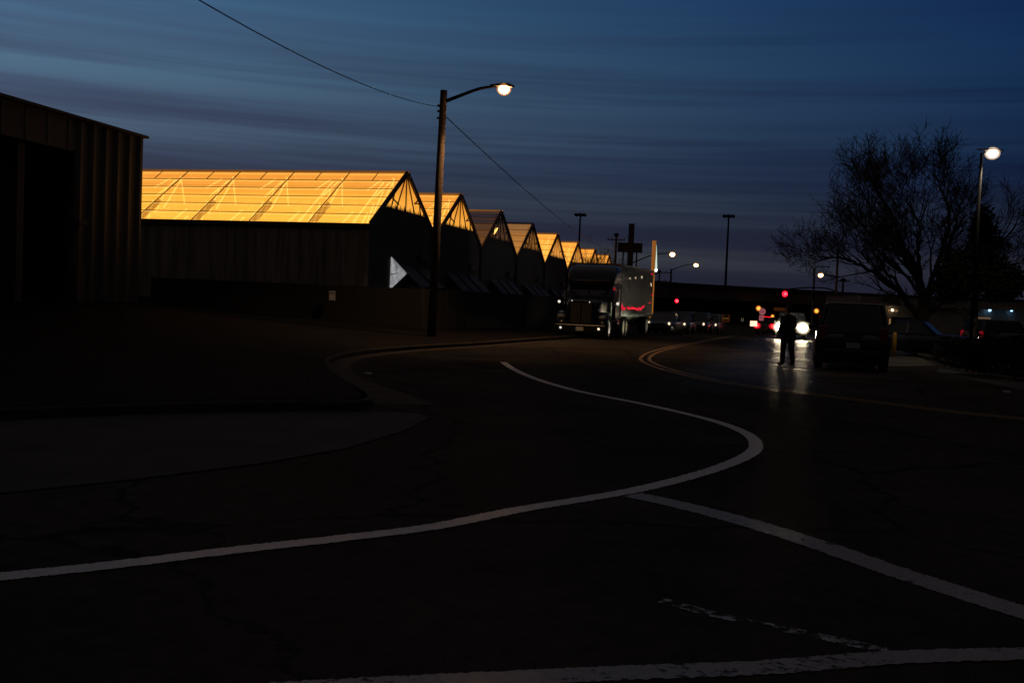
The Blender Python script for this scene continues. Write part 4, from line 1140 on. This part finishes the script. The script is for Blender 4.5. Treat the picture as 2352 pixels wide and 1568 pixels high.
# grille
b = MB(); b.box((.0, 0, 1.22), (.06, .98, .96)); g_ = bevel(b.build('grille', M['black'], trk), .03)
b = MB()
for i in range(11): b.bar((.035, -.43 + i * .086, .80), (.035, -.43 + i * .086, 1.64), .018, .03)
b.build('grille_slat', mat('grille_bronze', (.06, .042, .03), .35, .8), g_)
b = MB()
for (a, c) in (((.04, -.50, .72), (.04, -.50, 1.70)), ((.04, .50, .72), (.04, .50, 1.70)), ((.04, -.50, 1.70), (.04, .50, 1.70)), ((.04, 0, .74), (.04, 0, 1.70)), ((.04, -.5, .73), (.04, .5, .73))): b.bar(a, c, .045, .05)
b.build('grille_surround', M['chrome'], g_)
b = MB()
for y, z in ((-.42, 1.74), (.38, 1.70)): b.ball((.05, y, z), .030, 6, 5)
b.build('hood_lamp', M['glint_w'], trk)  # glints along the hood top, set as glowing beads
b = MB(); b.box((.12, 0, .52), (.20, 2.30, .36)); bevel(b.build('bumper', mat('dark_bumper', (.018, .017, .017), .35, .7), trk), .05)
b = MB(); b.box((.235, 0, .50), (.02, .34, .17)); b.build('licence_plate', mat('dim_plate', (.35, .36, .36), .6), trk)
# cab, windscreen, sleeper, fairing
b = MB(); b.loft([sect(-1.95, 1.02, .95, 1.95, .12), sect(-2.02, 1.05, .9, 2.0, .12), sect(-2.55, 1.06, .9, 2.62, .14), sect(-3.4, 1.06, .9, 2.66, .14), sect(-4.95, 1.14, .9, 2.7, .14)]); b.build('cab', M['navy'], trk, True)
for sy in (-1, 1):
    b = MB(); b.quad((-2.035, sy * .03, 2.03), (-2.035, sy * .95, 2.0), (-2.50, sy * .90, 2.58), (-2.50, sy * .03, 2.60)); b.build('windscreen', M['glass'], trk)
b = MB(); b.loft([sect(-2.42, .95, 2.56, 2.72, .05), sect(-2.5, 1.08, 2.5, 2.86, .14), sect(-2.75, 1.14, 2.5, 3.14, .2), sect(-3.3, 1.16, 2.5, 3.42, .25), sect(-4.0, 1.17, 2.5, 3.5, .25), sect(-4.95, 1.17, 2.5, 3.48, .2)]); b.build('roof_fairing', M['navy'], trk, True)
b = MB(); b.box((-2.36, 0, 2.58), (.34, 1.9, .05)); b.build('sun_visor', M['black'], trk)
b = MB()
for y in (-.55, -.28, 0, .28, .55): b.box((-2.50, y, 2.72), (.06, .12, .05))
b.build('marker_lamp', mat('amber_marker_glass', (.3, .14, .03), .2, coat=.6), trk)
b = MB(); b.box((-4.6, 0, .78), (6.2, .8, .26)); b.build('chassis', M['black'], trk)
b = MB(); b.tube([(-5.1, -.9, .9), (-5.1, -.9, 3.3)], .09, 10); b.build('exhaust_stack', M['chrome'], trk, True)

# ------------------------------------------------------------------ box trailer
tf = at(1425, 606, 52.2)
TA = 18.0
TROT = math.atan2(-math.cos(R(TA)), -math.sin(R(TA)))
fx, fy = -math.sin(R(TA)), -math.cos(R(TA))         # trailer forward direction
lx, ly = -fy, fx                                    # its left side
# the right-hand corner in the picture is the trailer's left front corner
oc = V((tf.x, tf.y, 0)) - V((lx, ly, 0)) * 1.28
TZ = tf.z; zb = gz(54)
trl = thing('box_trailer', 'tall silver box trailer with ribbed side coupled behind the dark truck', 'trailer', (oc.x, oc.y, zb), TROT)
TL, TH, T0_ = 9.6, TZ - zb, 1.05
b = MB(); b.box((-TL / 2, 0, (TH + T0_) / 2), (TL, 2.50, TH - T0_)); b.build('box_body', M['trailer_front'], trl)
for sy in (-1, 1):
    b = MB(); x = -.04; prof = []
    while x > -TL + .1:
        prof += [(x, .012), (x - .12, .012), (x - .15, .035), (x - .20, .035), (x - .23, .012)]; x -= .30
    prof = [(max(px, -TL + .03), o_) for px, o_ in prof]
    for (x0, o0), (x1, o1) in zip(prof[:-1], prof[1:]):
        b.quad((x0, sy * (1.25 + o0), T0_ + .12), (x1, sy * (1.25 + o1), T0_ + .12), (x1, sy * (1.25 + o1), TH - .12), (x0, sy * (1.25 + o0), TH - .12))
    b.build('side_panel', M['trailer'], trl)
    b = MB(); b.bar((.02, sy * 1.27, TH - .05), (-TL, sy * 1.27, TH - .05), .10, .12); b.bar((.02, sy * 1.27, T0_ + .05), (-TL, sy * 1.27, T0_ + .05), .10, .16); b.build('rail', M['trailer'], trl)
    for x in (-TL + 1.2,): wheel(trl, x, sy * .98, .52, .5)
    b = MB(); b.bar((-2.2, sy * .7, T0_), (-2.2, sy * .7, .25), .14); b.box((-2.2, sy * .7, .2), (.3, .3, .08)); b.build('landing_leg', M['black'], trl)
b = MB(); b.box((.015, 0, (TH + T0_) / 2), (.03, 2.44, TH - T0_ - .1)); b.build('front_panel', M['trailer_front'], trl)
b = MB()
for y in (-1.26, 1.26): b.bar((.03, y, T0_), (.03, y, TH), .10, .08)
b.bar((.03, -1.26, TH - .04), (.03, 1.26, TH - .04), .08, .10); b.build('front_edge', mat('trailer_edge_trim', (.36, .27, .17), .5, .2), trl)
# red reflections along the lower side, put in as glowing strips
b = MB(); rnd = random.Random(3)
for i, (x, z) in enumerate([(-.55, 1.62), (-.80, 1.45), (-1.05, 1.32), (-1.5, 1.34), (-2.3, 1.38), (-2.75, 1.34), (-3.2, 1.36), (-3.65, 1.38), (-4.1, 1.36), (-4.6, 1.34), (-5.1, 1.32), (-5.6, 1.36), (-6.0, 1.33), (-6.5, 1.42), (-6.9, 1.5)]):
    b.box((x, 1.296, z + .12), (.26, .012, .10 + .06 * rnd.random()))
b.build('reflective_tape', glow('red_reflective_tape', (1.0, .02, .05), .9), trl)
b = MB()
for x, z in ((-TL + .25, 2.32), (-TL + .9, 1.82), (-TL + .6, 3.55)): b.box((x, 1.30, z), (.34, .03, .08))
b.build('side_marker', M['red_soft'], trl)  # red glints on the side, added as glowing bars
b = MB()
for x, z, s_ in ((-.55, 3.02, .09), (-2.6, 3.08, .04), (-4.1, 3.16, .04), (-5.9, 3.26, .06), (-8.9, 2.92, .10)): b.bar((x - s_, 1.295, z - s_ * .9), (x + s_, 1.295, z + s_ * .9), .02, .045)
b.build('clearance_lamp', M['glint'], trl)  # lamp reflections on the panels, painted as small glowing bars
b = MB(); b.box((-TL / 2 - .5, 0, T0_ - .12), (TL - 1, 1.1, .22)); b.build('underframe', M['black'], trl)
b = MB(); b.box((-TL - .05, 0, .55), (.1, 2.3, .14)); b.build('rear_guard', M['black'], trl)

# ------------------------------------------------------------------ person
def person():
    base = gnd(1806, 838); base.z = gz(base.y)
    t = thing('person', 'person in a dark coat standing in the road beside the black van', 'person', base, R(25))
    # skeleton: facing local +y (away from the camera), slightly turned toward the van
    J = [(0, 0, .96, .135), (0, .01, 1.16, .135), (0, 0, 1.36, .155), (0, .02, 1.47, .075), (0, .03, 1.55, .06),
         (.17, 0, 1.43, .065), (.24, .02, 1.18, .052), (.22, .16, .98, .040), (.21, .24, .93, .034),
         (-.17, 0, 1.43, .065), (-.26, -.01, 1.16, .052), (-.27, .08, .93, .040), (-.265, .12, .87, .034),
         (.10, 0, .90, .105), (.17, .03, .50, .068), (.21, -.03, .10, .048), (.22, .12, .045, .042),
         (-.10, 0, .90, .105), (-.17, -.02, .50, .068), (-.23, -.09, .10, .048), (-.24, .06, .045, .042)]
    E_ = [(0, 1), (1, 2), (2, 3), (3, 4), (2, 5), (5, 6), (6, 7), (7, 8), (2, 9), (9, 10), (10, 11), (11, 12), (0, 13), (13, 14), (14, 15), (15, 16), (0, 17), (17, 18), (18, 19), (19, 20)]
    verts = [V(j[:3]) for j in J]; rad = [j[3] for j in J]
    # fingers
    for hi_, s_ in ((8, 1), (12, -1)):
        p_ = verts[hi_]; dr = (verts[hi_] - verts[hi_ - 1]).normalized(); sx = V((0, 1, 0)).cross(dr).normalized(); acr = dr.cross(sx)
        for i in range(4):
            o_ = acr * (.024 * (i - 1.5)); l = (.045, .052, .048, .038)[i]
            a = len(verts); verts += [p_ + dr * .045 + o_, p_ + dr * (.045 + l) + o_ * 1.05 - sx * s_ * .012]; rad += [.010, .008]
            E_ += [(hi_, a), (a, a + 1)]
        a = len(verts); verts += [p_ + acr * .035 + dr * .02, p_ + acr * .05 + dr * .06]; rad += [.011, .009]; E_ += [(hi_, a), (a, a + 1)]
    me = bpy.data.meshes.new('body'); me.from_pydata([tuple(v) for v in verts], E_, [])
    o = bpy.data.objects.new('body', me); COL.objects.link(o)
    sk = o.modifiers.new('skin', 'SKIN'); o.modifiers.new('sub', 'SUBSURF').levels = 2
    for i, r_ in enumerate(rad):
        me.skin_vertices[0].data[i].radius = (r_, r_)
    me.skin_vertices[0].data[0].use_root = True
    dg = bpy.context.evaluated_depsgraph_get(); ev = o.evaluated_get(dg); m2 = bpy.data.meshes.new_from_object(ev)
    bpy.data.objects.remove(o)
    # head joined in the same mesh
    hb = MB(); rings = []
    for z, rx, ry, oy in ((1.50, .05, .055, .03), (1.54, .058, .07, .035), (1.58, .066, .085, .035), (1.63, .074, .098, .03), (1.68, .076, .10, .02), (1.72, .068, .092, .015), (1.755, .045, .065, .01), (1.77, .015, .02, .01)):
        rings.append([V((rx * math.cos(2 * math.pi * k / 14), oy + ry * math.sin(2 * math.pi * k / 14), z)) for k in range(14)])
    hb.loft(rings)
    hb.tube([(0, .125, 1.645), (0, .148, 1.605), (0, .128, 1.595)], [.010, .016, .012], 6)
    for sx in (-1, 1): hb.ball((sx * .078, .015, 1.62), .03, 6, 5, (.35, .7, 1.1))
    vs = [tuple(v.co) for v in m2.vertices]; fs = [tuple(p.vertices) for p in m2.polygons]
    fb = MB(); fb.add(vs, fs); fb.add(hb.v, hb.f)
    fb.build('body', M['skin'], t, True)
    b = MB()
    for sx in (-1, 1): b.ball((sx * .032, .120, 1.642), .013, 6, 5)
    b.build('eye', M['glass'], t)
    b = MB(); b.bar((-.026, .123, 1.565), (.026, .123, 1.565), .012); b.build('mouth', mat('lip', (.25, .10, .08), .5), t)
    b = MB(); rings = []
    for z, rx, ry, oy in ((1.60, .078, .06, -.03), (1.65, .084, .085, -.01), (1.70, .084, .098, .005), (1.74, .072, .092, .008), (1.775, .046, .06, .01), (1.79, .01, .015, .01)):
        rings.append([V((rx * math.cos(2 * math.pi * k / 14), oy + ry * math.sin(2 * math.pi * k / 14), z)) for k in range(14)])
    b.loft(rings); b.build('hair', M['coat'], t, True)
    b = MB(); rings = []          # coat to the thigh, flared
    for z, rx, ry in ((1.50, .085, .085), (1.45, .19, .12), (1.36, .225, .15), (1.16, .205, .16), (1.0, .225, .17), (.80, .27, .20), (.74, .275, .205)):
        rings.append([V((rx * math.cos(2 * math.pi * k / 18), .005 + ry * math.sin(2 * math.pi * k / 18), z)) for k in range(18)])
    b.loft(rings, False)
    for idx in ((5, 6, 7), (9, 10, 11)):
        P = [verts[i] for i in idx]; b.tube(P, [.095, .075, .058], 10)
    b.build('coat', M['coat'], t, True)
    b = MB()
    for idx in ((13, 14, 15), (17, 18, 19)):
        P = [verts[i] for i in idx]; P[-1] = P[-1] + V((0, 0, -.03)); b.tube(P, [.12, .080, .066], 12)
    b.build('trousers', M['trousers'], t, True)
    for i in (16, 20):
        p_ = verts[i]; b = MB(); b.ball((p_.x, p_.y - .06, .05), .135, 10, 6, (.40, 1.05, .38)); b.build('shoe', M['black'], t, True)
person()

# ------------------------------------------------------------------ trees
class Tree:
    def __init__(s, seed, min_r=.013, twist=.35, up=.25):
        s.rnd = random.Random(seed); s.b = MB(); s.min_r = min_r; s.twist = twist; s.up = up; s.count = 0

    def grow(s, p, d, r, l, depth, maxd):
        rnd = s.rnd; n = 5 if depth < 3 else 4; pts = [p]; rads = [r]; d = V(d).normalized(); q = V(p)
        for i in range(n):
            d = (d + V((rnd.uniform(-1, 1), rnd.uniform(-1, 1), rnd.uniform(-.7, 1))) * s.twist * .35 + V((0, 0, s.up * .22 * (1 if depth > 0 else .3)))).normalized()
            q = q + d * (l / n); pts.append(q.copy()); rads.append(max(s.min_r, r * (1 - .5 * (i + 1) / n)))
        s.b.tube(pts, rads, 8 if depth == 0 else (6 if depth < 2 else (4 if depth < 4 else 3)), depth < 2); s.count += 1
        if depth >= maxd: return
        kids = (4 if depth < 2 else 5) if depth < maxd - 1 else 5
        for k in range(kids):
            t = rnd.uniform(.28, 1.0) if k else 1.0
            f = t * n; i = min(int(f), n - 1); base = pts[i] + (pts[i + 1] - pts[i]) * (f - i)
            dd = (pts[i + 1] - pts[i]).normalized(); side = V((rnd.uniform(-1, 1), rnd.uniform(-1, 1), rnd.uniform(-.5, .8)))
            side = (side - dd * side.dot(dd)).normalized()
            nd = (dd * rnd.uniform(.7, 1.1) + side * rnd.uniform(.5, .95)).normalized()
            s.grow(base, nd, max(s.min_r, rads[i] * rnd.uniform(.5, .68)), l * rnd.uniform(.55, .78), depth + 1, maxd)


def bare_tree(label, base, trunk, limbs, seed, maxd, min_r, bark, up=.25, grp=None, h0=1.5):
    t = thing('bare_tree', label, 'tree', base, 0, grp)
    b = MB(); b.tube([(0, 0, -.3), (.03, 0, .1), (.02, .02, h0 * .6), (0, 0, h0 + .15)], [trunk * 1.35, trunk * 1.1, trunk, trunk * .95], 12); b.build('trunk', bark, t, True)
    tr = Tree(seed, min_r, up=up)
    for dx, dy, dz, r, l in limbs: tr.grow(V((0, 0, h0 - .05)), V((dx, dy, dz)), r, l, 0, maxd)
    tr.b.build('crown', bark, t)
    return t


tb = gnd(2118, 772); tb = at(2118, 745, 43.0); tb.z = gz(43) + .13
def spreading_tree(label, base, limbs, seed):
    t = thing('bare_tree', label, 'tree', base)
    rnd = random.Random(seed); b = MB()
    b.tube([(0, 0, -.3), (.03, 0, .15), (.02, .02, 1.0), (.0, 0, 1.9)], [.36, .28, .25, .23], 12); b.build('trunk', M['bark'], t, True)
    b = MB()
    def twig(p, d, r, l, dep):
        n = 5 if dep < 2 else 4; pts = [p]; q = V(p); d = V(d).normalized(); rads = [r]
        for i in range(n):
            d = (d + V((rnd.uniform(-1, 1), rnd.uniform(-1, 1), rnd.uniform(-.8, 1))) * .30 + V((0, 0, .05))).normalized()
            q = q + d * (l / n); pts.append(q.copy()); rads.append(max(.008, r * (1 - .6 * (i + 1) / n)))
        b.tube(pts, rads, 4 if dep < 1 else 3, False)
        if dep >= 3: return
        for k in range((5, 4, 2)[dep]):
            f = rnd.uniform(.25, 1) * n; i = min(int(f), n - 1); o = pts[i] + (pts[i + 1] - pts[i]) * (f - i)
            dd = (pts[i + 1] - pts[i]).normalized(); sd = V((rnd.uniform(-1, 1), rnd.uniform(-1, 1), rnd.uniform(-.6, .9))); sd = (sd - dd * sd.dot(dd)).normalized()
            twig(o, dd * rnd.uniform(.6, 1) + sd * rnd.uniform(.5, .9), max(.008, rads[i] * .6), l * rnd.uniform(.48, .72), dep + 1)
    for pts, r0 in limbs:
        P = cat_rom([V((p[0] * .88, p[1] * .9, 1.2 + (p[2] - 1.2) * .84)) for p in pts], 6); n = len(P)
        P = [p + V((rnd.uniform(-1, 1), rnd.uniform(-1, 1), rnd.uniform(-1, 1))) * (.05 if i else 0) for i, p in enumerate(P)]
        b.tube(P, [max(.012, r0 * (1 - .88 * i / (n - 1))) for i in range(n)], 8, False)
        for i in range(int(n * .22), n):
            if rnd.random() < .34: continue
            dd = (P[min(i + 1, n - 1)] - P[max(i - 1, 0)]).normalized()
            for k in range(1 if rnd.random() < .92 else 2):
                sd = V((rnd.uniform(-1, 1), rnd.uniform(-1, 1), rnd.uniform(-.5, 1))); sd = (sd - dd * sd.dot(dd)).normalized()
                out = V((P[i].x, P[i].y, max(0, P[i].z - 3) * .8)).normalized()
                tt = i / n
                twig(P[i], dd * .6 + sd * .6 + out * .6, max(.012, r0 * (1 - .85 * tt) * .5), rnd.uniform(1.2, 2.3) * (1.1 - .4 * tt), 0)
    b.build('crown', M['bark'], t)
    return t


spreading_tree('large bare tree with spreading branches at right, its twigs dark on the sky', tb, [
    ([(0, 0, 1.2), (-.55, .1, 2.0), (-1.3, .3, 2.9), (-2.3, .5, 3.7), (-3.5, .5, 4.2), (-4.5, .4, 4.3), (-5.1, .2, 4.1)], .15),
    ([(0, 0, 1.8), (-.35, -.2, 3.0), (-1.1, -.6, 4.2), (-2.3, -.9, 4.9), (-3.4, -1.0, 5.8), (-4.1, -.8, 6.6)], .14),
    ([(0, 0, 1.8), (-.05, .2, 3.1), (-.3, .5, 4.2), (-.95, .8, 5.2), (-1.3, 1.0, 6.5), (-2.0, .9, 7.5), (-2.5, .8, 8.3)], .15),
    ([(-.2, 0, 3.6), (-.7, -.7, 4.9), (-.9, -1.2, 6.0), (-1.6, -1.5, 7.0), (-2.0, -1.7, 7.6)], .09),
    ([(0, 0, 1.8), (.2, -.2, 3.2), (.55, -.5, 5.0), (.75, -.6, 6.6), (.3, -.4, 8.0), (-.05, -.3, 8.8)], .14),
    ([(.1, 0, 1.8), (.6, .3, 3.1), (1.4, .8, 4.8), (1.8, 1.0, 6.5), (2.1, 1.2, 7.6)], .12),
    ([(.1, 0, 1.7), (.9, -.2, 2.8), (2.2, -.5, 4.2), (3.5, -.6, 5.6), (4.2, -.6, 6.8)], .12),
    ([(.1, 0, 1.5), (1.2, .4, 2.3), (2.9, .9, 3.6), (4.6, 1.2, 4.3)], .10),
    ([(-.3, .1, 3.2), (-1.2, -.2, 4.6), (-2.0, -.4, 5.9), (-3.0, -.5, 6.9), (-3.5, -.4, 7.5)], .10),
    ([(-.7, .1, 2.2), (-1.7, -.6, 3.3), (-2.9, -1.0, 4.0), (-4.0, -1.3, 4.9)], .09),
    ([(-.05, 0, 2.4), (-.6, 1.0, 3.6), (-1.6, 2.0, 4.9), (-2.8, 2.6, 5.9)], .09)], 5)
# small bare trees against the far greenhouse glow
for u, Y, hh, sd, lb in ((1352, 82, 6.8, 21, 'slender bare tree in front of the sixth greenhouse glow'), (1322, 78, 5.6, 22, 'low bare tree in front of the fifth and sixth greenhouses'), (1366, 92, 6.6, 23, 'bare sapling before the seventh greenhouse peak'), (1385, 104, 9.0, 24, 'taller bare tree standing over the last greenhouse peak')):
    p = at(u, 700, Y); p.z = gz(Y) + .13
    s_ = hh / 4.4
    bare_tree(lb, p, .09, [(-.4, .1, 1, .06, 1.25 * s_), (.35, -.1, 1, .06, 1.3 * s_), (.05, .2, 1, .05, 1.4 * s_)], sd, 3, .0085, M['bark_warm'], .5, 'small bare trees by the greenhouses', 1.5 * s_)
for u, Y, hh, sd, lb in ((2010, 130, 4.5, 31, 'hazy bare tree on the skyline left of the large bare tree'), (2050, 120, 4.3, 32, 'hazy bare tree on the skyline behind the large bare tree'), (2090, 125, 4.0, 33, 'hazy bare tree on the skyline nearest the large trunk')):
    p = at(u, 700, Y); p.z = gz(Y)
    bare_tree(lb, p, .12, [(-.5, .1, 1, .08, 1.5), (.45, -.1, 1, .08, 1.5), (0, .4, 1, .08, 1.7)], sd, 3, .03, M['bark'], .4, 'distant bare trees on the skyline', 2.4)


def leafy(name, label, cat, base, blobs, n, size, material, trunk_h, seed, grp=None):
    """foliage of many small faces spread through several uneven lobes"""
    rnd = random.Random(seed); t = thing(name, label, cat, base, 0, grp)
    if trunk_h:
        b = MB(); b.tube([(0, 0, -.2), (0, 0, trunk_h)], [.16, .05], 8); b.build('trunk', M['bark'], t)
    b = MB()
    for _ in range(n):
        c, r = rnd.choice(blobs)
        v = V((rnd.gauss(0, 1), rnd.gauss(0, 1), rnd.gauss(0, 1))).normalized() * (rnd.random() ** .45)
        p = V(c) + V((v.x * r[0], v.y * r[1], v.z * r[2]))
        a = V((rnd.uniform(-1, 1), rnd.uniform(-1, 1), rnd.uniform(-.4, .9))).normalized(); q = a.orthogonal().normalized() * size * rnd.uniform(.25, .5); a = a * size * rnd.uniform(.7, 1.5)
        b.quad(p - q * .6, p + a * .5 - q * .3, p + a, p + a * .5 + q)
    b.build('foliage', material, t); return t


p = at(2238, 745, 38); p.z = gz(38) + .13
leafy('evergreen_tree', 'dense black evergreen right of the bare tree trunk', 'tree', p,
      [((0, 0, 2.9), (1.5, 1.4, .95)), ((-.6, 0, 3.2), (.9, .9, .9)), ((.3, 0, 3.9), (.8, .8, 1.0)), ((.1, 0, 4.8), (.42, .42, .9)), ((1.2, .2, 2.9), (.8, .8, .7)), ((-.9, 0, 2.5), (.7, .6, .5)), ((.9, 0, 2.7), (.8, .7, .6))], 9000, .19, M['needle'], 4.6, 41)
for u, Y, bl, sd, lb in ((2215, 29, [((0, 0, .45), (.9, .7, .5)), ((.5, 0, .55), (.6, .6, .45))], 51, 'low dark shrub on the verge below the evergreen'), (2300, 28, [((0, 0, .5), (1.1, .8, .6)), ((-.6, 0, .4), (.6, .6, .4))], 52, 'wide dark shrub on the verge at the right edge'), (2370, 27, [((0, 0, .5), (1.0, .8, .6))], 53, 'dark shrub cut by the right edge of the picture')):
    p = at(u, 800, Y); p.z = gz(Y) + .13
    leafy('shrub', lb, 'shrub', p, bl, 1800, .12, M['bush'], 0, sd, 'shrubs on the right verge')
p = at(1530, 690, 178); p.z = gz(150)
leafy('leafy_tree', 'dark round tree by the bridge end, right of the orange pylon', 'tree', p, [((0, 0, 3.6), (2.6, 2, 2.0)), ((2.5, 0, 3.0), (2, 2, 1.6)), ((-2, 0, 3.4), (1.8, 1.8, 1.6)), ((1, 0, 5.0), (1.2, 1, .9))], 1800, .5, M['needle'], 3, 61)

# ------------------------------------------------------------------ buildings at right, behind the van
Y = 78; a = at(1980, 672, Y); z0 = gz(Y); w = at(2480, 690, Y).x - a.x; hh = 2.75
hs = thing('shop_building', 'low pale building with a lit doorway behind the van and bare tree', 'building', (a.x, a.y, z0))
b = MB(); b.box((w / 2, 4, hh / 2 - .1), (w, 8, hh + .2)); b.build('wall', M['white_wall'], hs)
b = MB(); b.box((w / 2, 3.9, hh + .35), (w + .4, 8.6, .7)); b.build('fascia', mat('pale_fascia', (.17, .15, .145), .8), hs)
b = MB(); b.box((w / 2, 3.9, hh + .78), (w + .6, 8.8, .16)); b.build('roof', M['bridge_dark'], hs)
def lx_(u): return at(u, 700, Y).x - a.x
b = MB(); P = [(lx_(2020), .55), (lx_(2032), .70), (lx_(2050), .74), (lx_(2058), .58), (lx_(2064), .10), (lx_(2056), .0), (lx_(2048), .2), (lx_(2036), .24), (lx_(2024), .36)]
b.prism([(x, -.43, hh + .0 + z) for x, z in P], (0, 0, 0), (0, -.04, 0)); b.build('dark_emblem', M['brown_sign'], hs)
lo_e = glow('porch_glow', (1.0, .50, .20), .22)
for u0, u1, z1, z2, nm, mm in ((2040, 2062, 2.3, 2.45, 'lintel_lamp', glow('lintel_light', (1, .55, .25), .18)), (2044, 2047, .9, 1.75, 'door_light', lo_e), (2128, 2133, .8, 1.9, 'door_light', lo_e), (2246, 2276, 2.02, 2.16, 'lintel_lamp', glow('lintel_light_two', (1, .6, .35), .10)), (2250, 2274, 1.05, 1.16, 'window_sill', mat('sill', (.5, .5, .55), .7)), (2218, 2240, 1.05, 2.0, 'window', M['glass']), (2250, 2274, 1.2, 2.0, 'window', M['glass']), (2050, 2095, .2, 1.9, 'shop_window', M['glass']), (2300, 2330, .1, 2.0, 'door', M['brown_sign'])):
    b = MB(); b.box(((lx_(u0) + lx_(u1)) / 2, -.04, (z1 + z2) / 2), (lx_(u1) - lx_(u0), .08, z2 - z1)); b.build(nm, mm, hs)
for u, mm, nm in ((2047, M['porch'], 'porch_lamp'), (2270, M['blue_lamp'], 'wall_light'), (2320, M['blue_lamp'], 'wall_light')):
    b = MB(); b.ball((lx_(u), -.3, at(u, 712, Y).z - z0), .10, 8, 6); b.build(nm, mm, hs)

p = at(2055, 768, 39); bo = thing('bollard', 'yellow bollard standing right of the van', 'bollard', (p.x, p.y, gz(39)))
b = MB(); b.tube([(0, 0, 0), (0, 0, .85), (0, 0, .92), (0, 0, .95)], [.085, .085, .07, .02], 12); b.build('post', M['yellow_post'], bo, True)
b = MB(); b.cyl((0, 0, .02), (0, 0, 1), .14, .05, 12); b.build('base', M['concrete'], bo)

# litter on the road
for u, v, lb in ((846, 862, 'crumpled pale litter on the corner gutter at left'), (2312, 903, 'crumpled pale litter on the road at far right')):
    p = gnd(u, v); b = MB(); rnd = random.Random(u)
    ring = [[V((.09 * k_ * math.cos(a_ * .9) * rnd.uniform(.6, 1.2), .06 * k_ * math.sin(a_ * .9) * rnd.uniform(.6, 1.2), z_)) for a_ in range(7)] for z_, k_ in ((.012, 1), (.04, 1.1), (.06, .5))]
    b.loft(ring); o = b.build('litter', M['box_white'], None, False, (p.x, p.y, p.z)); tag(o, lb, 'litter', 'litter on the road')

# ------------------------------------------------------------------ render settings
S.view_settings.view_transform = 'Standard'
try: S.view_settings.look = 'None'
except Exception: pass
S.view_settings.exposure = 0; S.view_settings.gamma = 1
S.render.engine = 'CYCLES'
S.cycles.use_denoising = True
S.cycles.max_bounces = 6; S.cycles.transparent_max_bounces = 12
S.cycles.sample_clamp_indirect = 4
S.cycles.caustics_reflective = False; S.cycles.caustics_refractive = False
